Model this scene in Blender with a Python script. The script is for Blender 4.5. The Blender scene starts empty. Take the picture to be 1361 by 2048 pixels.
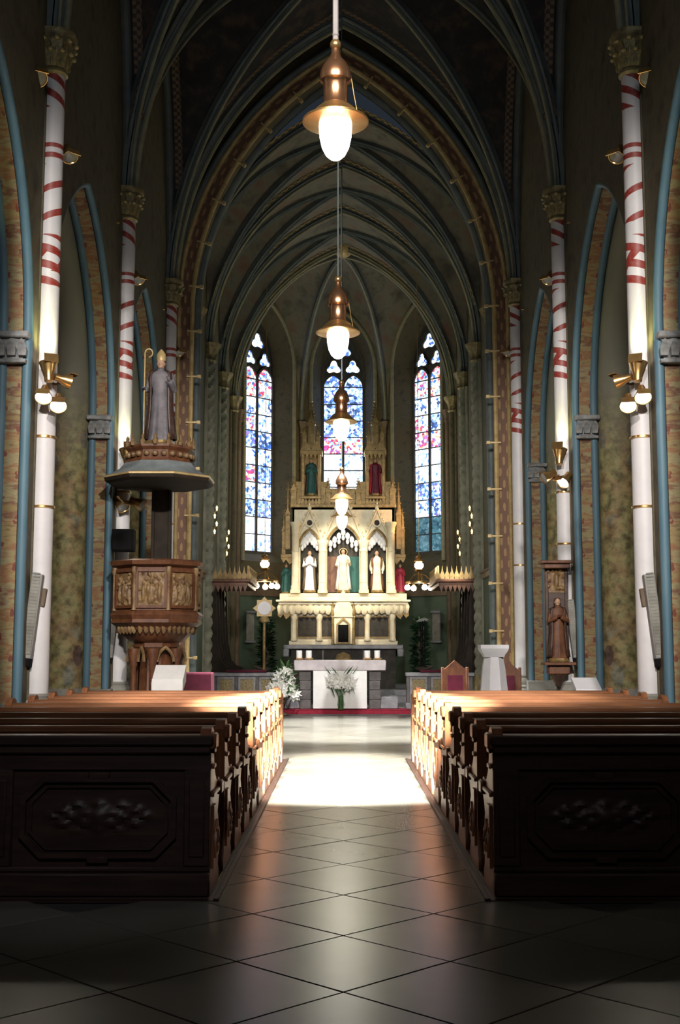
import bpy, bmesh, math, random
from math import sin, cos, pi, sqrt, radians as R
from mathutils import Vector, Matrix

random.seed(7)
SC = bpy.context.scene
COL = SC.collection

# ------------------------------------------------------------------ camera, world, exposure, big lights
cam_d = bpy.data.cameras.new('camera'); cam = bpy.data.objects.new('camera', cam_d); COL.objects.link(cam)
cam.location = (0, 0, 1.6); cam.rotation_euler = (R(90 + 6.58), 0, 0)
cam_d.lens = 41.59; cam_d.sensor_width = 36; cam_d.sensor_fit = 'AUTO'; cam_d.shift_x = -6.5 / 2048
cam_d.clip_end = 200; SC.camera = cam
SC.view_settings.view_transform = 'Standard'; SC.view_settings.look = 'None'
SC.view_settings.gamma = 1; SC.view_settings.use_curve_mapping = False
SC.view_settings.exposure = 0.0
w = bpy.data.worlds.new('world'); SC.world = w; w.use_nodes = True
w.node_tree.nodes['Background'].inputs[0].default_value = (.35, .45, .6, 1)
w.node_tree.nodes['Background'].inputs[1].default_value = .05
SC.cycles.max_bounces = 6; SC.cycles.diffuse_bounces = 3; SC.cycles.glossy_bounces = 3
SC.cycles.sample_clamp_indirect = 4.0


def light(kind, name, loc, energy, color=(1, 1, 1), aim=None, radius=.05, angle=60, blend=.3, size=None):
    d = bpy.data.lights.new(name, kind); d.energy = energy; d.color = color
    if kind == 'AREA':
        d.shape = 'RECTANGLE'; d.size, d.size_y = size
    else:
        d.shadow_soft_size = radius
    if kind == 'SPOT':
        d.spot_size = R(angle); d.spot_blend = blend
    o = bpy.data.objects.new(name, d); COL.objects.link(o); o.location = loc
    if aim is not None:
        o.rotation_euler = (Vector(aim) - Vector(loc)).to_track_quat('-Z', 'Y').to_euler()
    return o


# unseen spots added behind the camera: their beams clear the added parapet and reach the floor at 12 m
for sx in (-1, 1):
    light('SPOT', 'unseen_aisle_spot', (sx * 1.6, -3, 10.4), 230000, (1, .93, .84), (0, 14.9, 0), .12, 9.6, .35)
    light('SPOT', 'pew_fill_spot', (sx * .8, -3, 10.3), 42000, (1, .9, .8), (sx * 2.0, 14.4, 1), .12, 7.5, .9)
    light('SPOT', 'nave_fill_spot', (sx * 2.6, -3, 10.2), 10500, (1, .9, .82), (0, 22, 1.5), .3, 34, .5)
# soft unseen fill added from the west for the lower nave
light('AREA', 'west_fill', (0, -3.6, 10.2), 260, (.86, .93, 1), (0, 18, 4), size=(4.5, 4.5))
# spots in the chancel arch aimed at the high altar
light('SPOT', 'altar_spot', (-2.6, 27.0, 9.0), 4600, (1, .90, .70), (0.1, 34.6, 3.6), .15, 19, .5)
light('SPOT', 'altar_spot', (2.6, 27.0, 9.0), 3900, (1, .86, .62), (-.1, 34.6, 3.6), .15, 19, .5)
light('SPOT', 'altar_side_spot', (3.0, 34.0, 5.6), 260, (1, .55, .2), (1.5, 35.0, 5.6), .1, 80, .7)
for sx in (-1, 1): light('SPOT', 'sanctuary_fill', (sx * 2.0, 21.5, 12.2), 22000, (1, .97, .94), (-sx * .3, 23.9, 0), .25, 36, .5)  # unseen fill added to brighten the floor before the sanctuary
light('SPOT', 'altar_front_fill', (0, 24.2, 9.8), 4200, (1, .97, .94), (0, 29.6, .5), .1, 22, .6)  # unseen fill added for the white altar frontal
light('SPOT', 'stall_spot', (2.2, 27.4, 8.6), 12000, (1, .95, .85), (2.85, 30.9, 3.35), .05, 13, .6)
# unseen fill spots added to lift the backs of the last pews
light('SPOT', 'pew_back_fill', (-.7, 3.2, 4.0), 120, (.92, .9, 1), (-1.7, 7.9, .75), .15, 34, .8)
light('SPOT', 'pew_back_fill', (.7, 3.2, 4.0), 45, (1, .9, .9), (1.7, 7.9, .75), .15, 34, .8)
for sx in (-1, 1): light('SPOT', 'choir_arch_fill', (sx * 2.7, 33.2, 4.3), 120, (1, .88, .6), (sx * 1.6, 35.2, 12), .2, 80, .8)  # fill spots added to lift the choir arches, no fixture
light('POINT', 'apse_fill', (0, 36.4, 7.4), 210, (1, .86, .55), radius=.5)  # unseen fill placed behind the retable to brighten the apse
light('POINT', 'choir_light', (0, 31, 6.0), 60, (.8, 1, .75), radius=.6)
light('SPOT', 'choir_vault_light', (0, 27.8, 8.6), 100, (1, .84, .55), (0, 27.9, 16), .6, 165, .4)


# ------------------------------------------------------------------ materials
def ramp(nt, fac, stops, const=False):
    n = nt.nodes.new('ShaderNodeValToRGB'); cr = n.color_ramp
    if const: cr.interpolation = 'CONSTANT'
    while len(cr.elements) < len(stops): cr.elements.new(.5)
    for e, (p, c) in zip(cr.elements, stops):
        e.position = p; e.color = (c[0], c[1], c[2], 1)
    nt.links.new(fac, n.inputs[0]); return n.outputs[0]


def math_(nt, op, a, b=None, c=None):
    n = nt.nodes.new('ShaderNodeMath'); n.operation = op
    for i, v in enumerate((a, b, c)):
        if v is None: continue
        if isinstance(v, (int, float)): n.inputs[i].default_value = v
        else: nt.links.new(v, n.inputs[i])
    return n.outputs[0]


def mix(nt, fac, a, b):
    n = nt.nodes.new('ShaderNodeMix'); n.data_type = 'RGBA'
    for i, v in ((0, fac), (6, a), (7, b)):
        if isinstance(v, (int, float)): n.inputs[i].default_value = v
        elif isinstance(v, tuple): n.inputs[i].default_value = (*v, 1)
        else: nt.links.new(v, n.inputs[i])
    return n.outputs[2]


def coords(nt, kind='Object', scale=(1, 1, 1)):
    t = nt.nodes.new('ShaderNodeTexCoord'); m = nt.nodes.new('ShaderNodeMapping'); m.inputs[3].default_value = scale
    nt.links.new(t.outputs[kind], m.inputs[0]); return m.outputs[0]


def noise(nt, vec, scale, detail=4, rough=.6):
    n = nt.nodes.new('ShaderNodeTexNoise'); n.inputs['Scale'].default_value = scale
    n.inputs['Detail'].default_value = detail; n.inputs['Roughness'].default_value = rough
    nt.links.new(vec, n.inputs['Vector']); return n.outputs[0]


def sep(nt, vec):
    n = nt.nodes.new('ShaderNodeSeparateXYZ'); nt.links.new(vec, n.inputs[0]); return n.outputs


def base(name, rough=.6, metal=0, spec=.5):
    m = bpy.data.materials.new(name); m.use_nodes = True
    b = m.node_tree.nodes['Principled BSDF']
    b.inputs['Roughness'].default_value = rough; b.inputs['Metallic'].default_value = metal
    b.inputs['Specular IOR Level'].default_value = spec
    return m, m.node_tree, b


def bump(nt, b, h, dist=.01, strength=.6):
    n = nt.nodes.new('ShaderNodeBump'); n.inputs['Distance'].default_value = dist; n.inputs['Strength'].default_value = strength
    nt.links.new(h, n.inputs['Height']); nt.links.new(n.outputs[0], b.inputs['Normal'])


def mottled(name, c1, c2, scale=3, rough=.6, metal=0, kind='Object', stretch=(1, 1, 1), spec=.5, c3=None, bd=.004, detail=5):
    m, nt, b = base(name, rough, metal, spec)
    f = noise(nt, coords(nt, kind, stretch), scale, detail)
    st = [(.32, c1), (.68, c2)] if c3 is None else [(.3, c1), (.5, c2), (.7, c3)]
    nt.links.new(ramp(nt, f, st), b.inputs[0])
    if bd: bump(nt, b, f, bd)
    return m


def emissive(name, col, strength):
    m = bpy.data.materials.new(name); m.use_nodes = True; nt = m.node_tree
    b = nt.nodes['Principled BSDF']; b.inputs[0].default_value = (*col, 1); b.inputs['Roughness'].default_value = .3
    b.inputs['Emission Color'].default_value = (*col, 1); b.inputs['Emission Strength'].default_value = strength
    return m


M = {}
M['floor_joint'] = mottled('floor_joint', (.05, .05, .045), (.08, .08, .07), 8, .8)


def tile_mat():
    m, nt, b = base('floor_tile', .24, 0, .36)
    oi = nt.nodes.new('ShaderNodeObjectInfo')
    off = nt.nodes.new('ShaderNodeVectorMath'); off.operation = 'MULTIPLY_ADD'; off.inputs[0].default_value = (1, 1, 1)
    cb = nt.nodes.new('ShaderNodeCombineXYZ')
    for i in range(2): nt.links.new(math_(nt, 'MULTIPLY', oi.outputs['Random'], 31. + 9 * i), cb.inputs[i])
    nt.links.new(coords(nt), off.inputs[0]); off.inputs[1].default_value = (1, 1, 1); nt.links.new(cb.outputs[0], off.inputs[2])
    f = noise(nt, off.outputs[0], 1.3, 4, .5)
    c = ramp(nt, f, [(.0, (.12, .118, .095)), (1, (.19, .185, .16))])
    v = math_(nt, 'MULTIPLY_ADD', oi.outputs['Random'], .22, .86)
    mm = nt.nodes.new('ShaderNodeVectorMath'); mm.operation = 'SCALE'
    nt.links.new(c, mm.inputs[0]); nt.links.new(v, mm.inputs[3]); nt.links.new(mm.outputs[0], b.inputs[0])
    b.inputs['Roughness'].default_value = .27
    return m


M['tile'] = tile_mat()
M['wall'] = mottled('painted_wall', (.035, .03, .018), (.10, .085, .05), 2.4, .8, c3=(.05, .052, .04), bd=.002)
M['wall_dark'] = mottled('aisle_wall', (.03, .03, .022), (.07, .06, .035), 2, .85)
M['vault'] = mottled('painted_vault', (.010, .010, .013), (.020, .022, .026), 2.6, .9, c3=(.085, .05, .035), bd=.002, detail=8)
M['apse_vault'] = mottled('apse_vault', (.06, .055, .045), (.15, .15, .12), 1.6, .85, c3=(.16, .09, .06), bd=.002)
M['choir_wall'] = mottled('choir_wall', (.030, .034, .022), (.085, .07, .035), 5, .75, c3=(.05, .058, .035), bd=.002, detail=7)
M['choir_green'] = mottled('green_dado', (.055, .085, .058), (.075, .11, .075), 2.5, .8)
M['blue'] = mottled('blue_moulding', (.075, .16, .22), (.11, .21, .27), 4, .55, stretch=(1, 1, .3))
M['slate'] = mottled('slate_rib', (.07, .095, .105), (.12, .145, .14), 4, .6)
M['stone_rib'] = mottled('pale_rib', (.17, .17, .11), (.26, .25, .16), 5, .6)
M['greenstone'] = mottled('grey_green_order', (.15, .16, .12), (.27, .27, .20), 2.4, .7)
M['gold'] = mottled('old_gold', (.36, .25, .10), (.56, .43, .21), 6, .45, .2)
M['brass'] = mottled('brass', (.55, .33, .12), (.70, .46, .2), 9, .28, .9, bd=0)
M['copper'] = mottled('copper_brass', (.72, .36, .18), (.82, .46, .26), 9, .22, .95, bd=0)
M['capital'] = mottled('gilded_capital', (.10, .085, .04), (.33, .27, .13), 9, .55, .25)
M['capital_grey'] = mottled('grey_capital', (.16, .17, .17), (.38, .39, .39), 9, .7)
M['plinth'] = mottled('plinth_stone', (.16, .16, .14), (.28, .28, .25), 4, .7)
M['wood'] = mottled('pew_oak', (.13, .052, .024), (.27, .12, .055), 3, .34, stretch=(.4, 6, 6))
M['wood_end'] = mottled('pew_end_oak', (.16, .06, .026), (.30, .125, .055), 4, .36, stretch=(5, 5, .6))
M['wood_dark'] = mottled('dark_oak', (.035, .020, .016), (.08, .045, .034), 3, .45, stretch=(.5, 5, 5))
M['wood_red'] = mottled('pulpit_oak', (.08, .028, .014), (.17, .068, .028), 6, .5, stretch=(2, 2, 1))
M['relief'] = mottled('relief_oak', (.10, .05, .022), (.30, .20, .09), 7, .5)
M['stall'] = mottled('stall_oak', (.012, .010, .008), (.03, .022, .015), 4, .7, spec=.2)
M['cream'] = mottled('altar_cream', (.66, .58, .40), (.82, .75, .57), 5, .5)
M['altar_gold'] = mottled('altar_gilding', (.16, .105, .035), (.36, .25, .10), 8, .5, .3)
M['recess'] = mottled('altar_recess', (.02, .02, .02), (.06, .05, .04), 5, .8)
M['teal'] = mottled('teal_panel', (.01, .07, .065), (.02, .11, .1), 4, .7)
M['white'] = mottled('white_paint', (.74, .75, .80), (.84, .85, .88), 3, .5, bd=.001)
M['cloth'] = mottled('white_cloth', (.80, .81, .80), (.88, .88, .87), 5, .8)
M['petal'] = mottled('white_petal', (.82, .84, .80), (.92, .92, .88), 8, .6)
M['leaf'] = mottled('leaf_green', (.02, .07, .018), (.07, .16, .04), 6, .5)
M['fern'] = mottled('dark_plant', (.008, .035, .016), (.02, .075, .03), 5, .5)
M['marble'] = mottled('altar_marble', (.38, .34, .36), (.56, .52, .53), 4, .35)
M['grey_marble'] = mottled('grey_marble', (.16, .17, .19), (.30, .31, .34), 5, .4)
M['dark_marble'] = mottled('dark_marble', (.045, .04, .04), (.11, .10, .10), 5, .4)
M['mosaic'] = mottled('gold_mosaic', (.10, .075, .03), (.36, .29, .14), 26, .5, .2)
M['red'] = mottled('red_carpet', (.24, .012, .03), (.36, .02, .05), 12, .9)
M['crimson'] = mottled('crimson_cloth', (.07, .004, .018), (.12, .008, .03), 6, .85)
M['black'] = mottled('black_plastic', (.004, .004, .004), (.007, .007, .008), 5, .8, spec=.1)
M['speaker'] = mottled('grey_grille', (.22, .23, .22), (.30, .31, .30), 40, .6)
M['brown'] = mottled('brown_bracket', (.10, .07, .045), (.15, .11, .07), 5, .6)
M['lead'] = mottled('window_stone', (.035, .035, .035), (.07, .07, .065), 5, .7)
M['pewter'] = mottled('grey_lead_roof', (.16, .19, .20), (.24, .28, .29), 5, .5)
M['cord'] = mottled('lamp_cord', (.20, .185, .185), (.26, .245, .24), 3, .6)
M['robe_grey'] = mottled('grey_robe', (.10, .095, .11), (.18, .17, .19), 5, .6)
M['skin'] = mottled('statue_flesh', (.42, .25, .16), (.52, .33, .22), 6, .6)
M['opal'] = emissive('opal_glass', (1, .98, .95), 5)
M['bulb'] = emissive('warm_bulb', (1, .9, .78), 9)
M['lens'] = emissive('lamp_lens', (1, .86, .74), 8)
M['candlelight'] = emissive('candle_bulb', (1, .78, .3), 3.0)


def shaft_mat():
    """white shaft with painted red rings and spirals, set out along its height"""
    m, nt, b = base('striped_shaft', .5)
    v = coords(nt); x, y, z = sep(nt, v)
    ang = math_(nt, 'ARCTAN2', y, x)

    def zone(a, c):
        return math_(nt, 'MULTIPLY', math_(nt, 'GREATER_THAN', z, a), math_(nt, 'LESS_THAN', z, c))

    def stripes(freq, turns, thr):
        s = math_(nt, 'SINE', math_(nt, 'ADD', math_(nt, 'MULTIPLY', z, freq), math_(nt, 'MULTIPLY', ang, turns)))
        return math_(nt, 'GREATER_THAN', s, thr)
    r = math_(nt, 'MULTIPLY', zone(8.45, 8.92), stripes(26, 2, .25))
    for q in (math_(nt, 'MULTIPLY', zone(7.72, 7.98), stripes(46, 0, .0)),
              math_(nt, 'MULTIPLY', zone(6.95, 7.7), stripes(17, -1, .72)),
              math_(nt, 'MULTIPLY', zone(6.12, 6.78), stripes(30, 1, .05)),
              math_(nt, 'MULTIPLY', zone(6.3, 6.6), stripes(14, -2, .5))):
        r = math_(nt, 'MAXIMUM', r, q)
    edge = math_(nt, 'MULTIPLY', r, math_(nt, 'MULTIPLY_ADD', noise(nt, v, 14, 3), .3, .82))
    g = noise(nt, v, 2.5, 5)
    white = ramp(nt, g, [(.3, (.56, .56, .58)), (.7, (.66, .66, .68))])
    nt.links.new(mix(nt, edge, white, (.25, .028, .018)), b.inputs[0])
    return m


M['shaft'] = shaft_mat()


def uv_pattern(name, ground, spots, lu, lv, thr=0.0, rough=.6, metal=0, vary=None):
    """painted repeating ornament along a swept strip; UV is in metres"""
    m, nt, b = base(name, rough, metal)
    u, v, _ = sep(nt, coords(nt, 'UV'))
    s = math_(nt, 'SINE', math_(nt, 'MULTIPLY', u, 2 * pi / lu))
    t = math_(nt, 'SINE', math_(nt, 'MULTIPLY', v, 2 * pi / lv))
    p = math_(nt, 'ADD', math_(nt, 'MULTIPLY', s, t), math_(nt, 'MULTIPLY_ADD', noise(nt, coords(nt, 'UV'), 9, 4), 1.2, -.6))
    f = math_(nt, 'GREATER_THAN', p, thr)
    g = ground
    if vary:
        g = ramp(nt, noise(nt, coords(nt, 'UV', (1.6, .45, 1)), 2.6, 5), [(.32 + .36 * i / (len(vary) - 1), c) for i, c in enumerate(vary)])
    nt.links.new(mix(nt, f, g, spots), b.inputs[0])
    return m


M['band'] = uv_pattern('painted_band', None, (.20, .055, .035), .55, .3, .92, vary=[(.14, .065, .035), (.34, .27, .12), (.29, .13, .06), (.34, .31, .16), (.19, .08, .05), (.30, .22, .09)])
M['gold_band'] = uv_pattern('gilded_band', (.13, .062, .034), (.30, .18, .08), .5, .16, .45)
M['ladder'] = uv_pattern('ladder_border', (.04, .028, .022), (.17, .115, .065), .14, .14, .0)
M['choir_ladder'] = uv_pattern('choir_border', (.05, .04, .02), (.30, .22, .09), .2, .2, .0)


def drum_mat():
    m, nt, b = base('painted_drum', .7)
    u, v, _ = sep(nt, coords(nt, 'UV'))
    vo = nt.nodes.new('ShaderNodeTexVoronoi'); vo.inputs['Scale'].default_value = 1.35
    nt.links.new(coords(nt, 'UV', (1, 1.6, 1)), vo.inputs['Vector'])
    f = noise(nt, coords(nt, 'UV'), 2.2, 6)
    g = ramp(nt, f, [(.3, (.16, .13, .06)), (.45, (.33, .31, .14)), (.58, (.34, .24, .11)), (.72, (.26, .28, .21))])
    med = math_(nt, 'LESS_THAN', vo.outputs[0], .26)
    c = mix(nt, math_(nt, 'MULTIPLY', med, .8), g, ramp(nt, sep(nt, vo.outputs['Color'])[0], [(.2, (.10, .13, .17)), (.5, (.14, .06, .06)), (.8, (.24, .25, .20))]))
    dark = ramp(nt, noise(nt, coords(nt, 'UV'), 6, 4), [(.35, (.35, .33, .30)), (.6, (1, 1, 1))])
    mm = nt.nodes.new('ShaderNodeMix'); mm.data_type = 'RGBA'; mm.blend_type = 'MULTIPLY'; mm.inputs[0].default_value = 1
    nt.links.new(c, mm.inputs[6]); nt.links.new(dark, mm.inputs[7])
    mr = nt.nodes.new('ShaderNodeMapRange'); mr.interpolation_type = 'SMOOTHSTEP'; mr.inputs[1].default_value = 4.9; mr.inputs[2].default_value = 7.3
    nt.links.new(math_(nt, 'ADD', sep(nt, coords(nt))[2], math_(nt, 'MULTIPLY', f, 1.5)), mr.inputs[0]); up = mr.outputs[0]
    nt.links.new(mix(nt, up, mm.outputs[2], (.22, .225, .17)), b.inputs[0])
    return m


M['drum'] = drum_mat()


def glass_mat(name, stops, strength, scale=5.5):
    """leaded glass lit from outside: large soft fields of colour with a finer breakup of the pieces"""
    m = bpy.data.materials.new(name); m.use_nodes = True; nt = m.node_tree
    b = nt.nodes['Principled BSDF']; b.inputs['Roughness'].default_value = .2
    oi = nt.nodes.new('ShaderNodeObjectInfo')
    off = nt.nodes.new('ShaderNodeVectorMath'); off.operation = 'ADD'
    nt.links.new(coords(nt), off.inputs[0])
    cmb = nt.nodes.new('ShaderNodeCombineXYZ')
    for i in range(3): nt.links.new(math_(nt, 'MULTIPLY', oi.outputs['Random'], 37.), cmb.inputs[i])
    nt.links.new(cmb.outputs[0], off.inputs[1])
    vo = nt.nodes.new('ShaderNodeTexVoronoi'); vo.inputs['Scale'].default_value = scale * 2
    nt.links.new(off.outputs[0], vo.inputs['Vector'])
    big = noise(nt, off.outputs[0], 2.4, 3, .6)
    r, g, _ = sep(nt, vo.outputs['Color'])
    key = math_(nt, 'ADD', math_(nt, 'MULTIPLY', r, .34), math_(nt, 'MULTIPLY', big, .66))
    c = ramp(nt, key, stops)
    val = math_(nt, 'MULTIPLY_ADD', g, .55, .62)
    ve = nt.nodes.new('ShaderNodeTexVoronoi'); ve.feature = 'DISTANCE_TO_EDGE'; ve.inputs['Scale'].default_value = scale * 2
    nt.links.new(off.outputs[0], ve.inputs['Vector'])
    lead = math_(nt, 'MULTIPLY_ADD', math_(nt, 'GREATER_THAN', ve.outputs[0], .02), .6, .4)
    nt.links.new(c, b.inputs['Emission Color'])
    nt.links.new(math_(nt, 'MULTIPLY', math_(nt, 'MULTIPLY', val, lead), strength), b.inputs['Emission Strength'])
    b.inputs[0].default_value = (.02, .02, .03, 1)
    return m


BL, PB, WH, RD, YE, PU, DK = (.05, .16, .62), (.42, .64, .98), (.88, .93, 1), (.75, .03, .08), (.8, .68, .35), (.30, .14, .5), (.04, .06, .14)
M['glass'] = glass_mat('stained_glass', [(.30, DK), (.36, BL), (.42, PB), (.50, WH), (.60, WH), (.66, YE), (.70, PB), (.76, BL)], 2.7)
M['glass_red'] = glass_mat('stained_glass_red', [(.30, BL), (.38, PB), (.44, WH), (.52, WH), (.56, YE), (.60, RD), (.70, PU)], 2.0)
M['glass_blue'] = glass_mat('stained_glass_blue', [(.32, DK), (.40, BL), (.48, PB), (.54, WH), (.60, PB), (.66, BL), (.74, PU)], 2.3)
M['glass_pale'] = glass_mat('stained_glass_pale', [(.28, BL), (.36, PB), (.44, WH), (.62, WH), (.70, PB), (.8, (.62, .70, .78))], 2.5)
M['glass_teal'] = glass_mat('stained_glass_teal', [(.3, (.02, .10, .16)), (.44, (.08, .28, .36)), (.56, (.22, .46, .55)), (.7, (.06, .2, .3))], .8)


# ------------------------------------------------------------------ mesh builder
class B:
    def __init__(self): self.bm = bmesh.new(); self.uv = None

    def face(self, vs):
        try: return self.bm.faces.new(vs)
        except ValueError: return None

    def box(self, x0, x1, y0, y1, z0, z1, bev=0):
        bm = self.bm
        v = [bm.verts.new(p) for p in ((x0, y0, z0), (x1, y0, z0), (x1, y1, z0), (x0, y1, z0), (x0, y0, z1), (x1, y0, z1), (x1, y1, z1), (x0, y1, z1))]
        fs = [bm.faces.new([v[i] for i in q]) for q in ((3, 2, 1, 0), (4, 5, 6, 7), (0, 1, 5, 4), (1, 2, 6, 5), (2, 3, 7, 6), (3, 0, 4, 7))]
        if bev:
            es = list({e for f in fs for e in f.edges})
            bmesh.ops.bevel(bm, geom=es, offset=bev, segments=1, affect='EDGES')
        return self

    def lathe(self, prof, seg=20, c=(0, 0, 0), sx=1, sy=1, a0=0, lobes=None):
        bm = self.bm; rings = []
        for r, z in prof:
            if r < 1e-5:
                rings.append([bm.verts.new((c[0], c[1], c[2] + z))]); continue
            ring = []
            for i in range(seg):
                a = a0 + 2 * pi * i / seg
                k = r * (1 + (lobes[1] * cos(lobes[0] * a) if lobes else 0))
                ring.append(bm.verts.new((c[0] + k * sx * cos(a), c[1] + k * sy * sin(a), c[2] + z)))
            rings.append(ring)
        self.skin(rings)
        return self

    def skin(self, rings, closed=True, caps=True):
        for A, Bq in zip(rings, rings[1:]):
            n = max(len(A), len(Bq))
            for i in range(n if closed else n - 1):
                j = (i + 1) % n
                if len(A) == 1 and len(Bq) == 1: continue
                if len(A) == 1: self.face([A[0], Bq[j], Bq[i]])
                elif len(Bq) == 1: self.face([A[i], A[j], Bq[0]])
                else: self.face([A[i], A[j], Bq[j], Bq[i]])
        if caps and closed:
            if len(rings[0]) > 2: self.face(rings[0][::-1])
            if len(rings[-1]) > 2: self.face(rings[-1])

    def loft(self, rings, closed=True, caps=True):
        self.skin([[self.bm.verts.new(p) for p in r] for r in rings], closed, caps); return self

    def tube(self, pts, rad, seg=8):
        pts = [Vector(p) for p in pts]; rings = []
        rads = rad if isinstance(rad, (list, tuple)) else [rad] * len(pts)
        prev = None
        for i, p in enumerate(pts):
            t = (pts[min(i + 1, len(pts) - 1)] - pts[max(i - 1, 0)]).normalized()
            if prev is None:
                u = t.orthogonal().normalized()
            else:
                u = (prev - t * prev.dot(t)).normalized()
            prev = u; v = t.cross(u)
            rings.append([p + (u * cos(2 * pi * k / seg) + v * sin(2 * pi * k / seg)) * rads[i] for k in range(seg)])
        return self.loft(rings)

    def ball(self, c, rx, ry=None, rz=None, seg=12, n=8):
        ry = ry or rx; rz = rz or rx
        prof = [(sin(pi * k / n), -cos(pi * k / n)) for k in range(n + 1)]
        bm = self.bm; rings = []
        for r, z in prof:
            if r < 1e-5: rings.append([bm.verts.new((c[0], c[1], c[2] + z * rz))]); continue
            rings.append([bm.verts.new((c[0] + r * rx * cos(2 * pi * i / seg), c[1] + r * ry * sin(2 * pi * i / seg), c[2] + z * rz)) for i in range(seg)])
        self.skin(rings); return self

    def prism(self, poly, o, ax, ay, an, depth):
        """polygon in the plane o + a*ax + b*ay, pushed along an by depth"""
        o, ax, ay, an = map(Vector, (o, ax, ay, an))
        A = [self.bm.verts.new(o + ax * a + ay * b) for a, b in poly]
        C = [self.bm.verts.new(o + ax * a + ay * b + an * depth) for a, b in poly]
        self.face(A[::-1]); self.face(C)
        n = len(poly)
        for i in range(n): self.face([A[i], A[(i + 1) % n], C[(i + 1) % n], C[i]])
        return self

    def frame(self, outer, inner, o, ax, ay, an, depth):
        """ring between two polygons of equal count, extruded"""
        o, ax, ay, an = map(Vector, (o, ax, ay, an)); n = len(outer)
        def mk(poly, d): return [self.bm.verts.new(o + ax * a + ay * b + an * d) for a, b in poly]
        O0, I0, O1, I1 = mk(outer, 0), mk(inner, 0), mk(outer, depth), mk(inner, depth)
        for i in range(n):
            j = (i + 1) % n
            self.face([O0[j], O0[i], I0[i], I0[j]]); self.face([O1[i], O1[j], I1[j], I1[i]])
            self.face([O0[i], O0[j], O1[j], O1[i]]); self.face([I0[j], I0[i], I1[i], I1[j]])
        return self

    def sweep(self, prof, path, h, o, closed=True, up=(0, 0, 1), caps=True):
        """profile (a, b) along a path of (s, z) in the vertical plane through o along h;
        a runs along the plane's normal, b towards the inside of the path. UV in metres."""
        h = Vector(h).normalized(); up = Vector(up); an = h.cross(up); o = Vector(o)
        if self.uv is None: self.uv = self.bm.loops.layers.uv.new('UVMap')
        n = len(path); L = [0]
        for i in range(1, n): L.append(L[-1] + math.dist(path[i], path[i - 1]))
        pl = [0]
        for i in range(1, len(prof) + 1): pl.append(pl[-1] + math.dist(prof[i % len(prof)], prof[i - 1]))
        rings = []
        for i in range(n):
            d0 = Vector(path[i]) - Vector(path[i - 1]) if i else Vector(path[1]) - Vector(path[0])
            d1 = Vector(path[i + 1]) - Vector(path[i]) if i < n - 1 else d0
            d0 = d0.normalized(); d1 = d1.normalized(); n0 = Vector((d0.y, -d0.x)); n1 = Vector((d1.y, -d1.x))
            nb = (n0 + n1).normalized(); nb = nb / max(.3, nb.dot(n0))
            P = Vector(path[i])
            rings.append([self.bm.verts.new(o + h * (P.x + nb.x * b) + up * (P.y + nb.y * b) + an * a) for a, b in prof])
        m = len(prof)
        for i in range(n - 1):
            for k in range(m if closed else m - 1):
                kk = (k + 1) % m
                f = self.face([rings[i][k], rings[i][kk], rings[i + 1][kk], rings[i + 1][k]])
                if f:
                    for lp, (U, V) in zip(f.loops, ((L[i], pl[k]), (L[i], pl[k + 1]), (L[i + 1], pl[k + 1]), (L[i + 1], pl[k]))): lp[self.uv].uv = (U, V)
        if closed and caps:
            self.face(rings[0][::-1]); self.face(rings[-1])
        return self

    def move(self, mat):
        bmesh.ops.transform(self.bm, matrix=mat, verts=self.bm.verts); return self

    def mesh(self, name, mat, smooth=40):
        bmesh.ops.recalc_face_normals(self.bm, faces=self.bm.faces)
        me = bpy.data.meshes.new(name); self.bm.to_mesh(me); self.bm.free()
        if mat: me.materials.append(M[mat] if isinstance(mat, str) else mat)
        if smooth:
            me.shade_smooth(); me.set_sharp_from_angle(angle=R(smooth))
        return me


def obj(name, b, mat=None, parent=None, smooth=40, loc=None, rot=None):
    me = b if isinstance(b, bpy.types.Mesh) else b.mesh(name, mat, smooth)
    o = bpy.data.objects.new(name, me); COL.objects.link(o)
    if parent is not None: o.parent = parent
    if loc is not None: o.location = loc
    if rot is not None: o.rotation_euler = rot
    return o


def tag(o, label=None, cat=None, group=None, kind=None):
    if label: o['label'] = label
    if cat: o['category'] = cat
    if group: o['group'] = group
    if kind: o['kind'] = kind
    return o


def thing(name, label, cat, loc=(0, 0, 0), rotz=0, group=None, kind=None):
    o = bpy.data.objects.new(name, None); COL.objects.link(o); o.empty_display_size = .1
    o.location = loc; o.rotation_euler = (0, 0, rotz)
    return tag(o, label, cat, group, kind)


def dup(root, loc=None, rotz=None, label=None, group=None):
    c = root.copy(); COL.objects.link(c)
    if loc is not None: c.location = loc
    if rotz is not None: c.rotation_euler = (0, 0, rotz)
    if label: c['label'] = label
    if group: c['group'] = group
    for ch in list(root.children):
        d = ch.copy(); COL.objects.link(d); d.parent = c
        for g in list(ch.children):
            e = g.copy(); COL.objects.link(e); e.parent = d
    return c


def arc_path(wd, zs, rise, n=18, z0=None):
    """pointed arch from left foot over the apex to the right foot, as (s, z)"""
    r = (rise * rise + wd * wd) / (2 * wd); c = wd - r; fm = math.acos(max(-1, min(1, (r - wd) / r)))
    right = [(c + r * cos(fm * k / n), zs + r * sin(fm * k / n)) for k in range(n + 1)]
    left = [(-x, z) for x, z in right]
    p = left + right[::-1][1:]
    if z0 is not None: p = [(-wd, z0)] + p + [(wd, z0)]
    return p


def arch_z(x, wd, zs, rise):
    r = (rise * rise + wd * wd) / (2 * wd); c = wd - r; x = min(abs(x), wd)
    return zs + sqrt(max(0, r * r - (x - c) ** 2))


def circle(r, n=10, ca=0, cb=0, a0=0): return [(ca + r * cos(a0 + 2 * pi * i / n), cb + r * sin(a0 + 2 * pi * i / n)) for i in range(n)]


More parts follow.
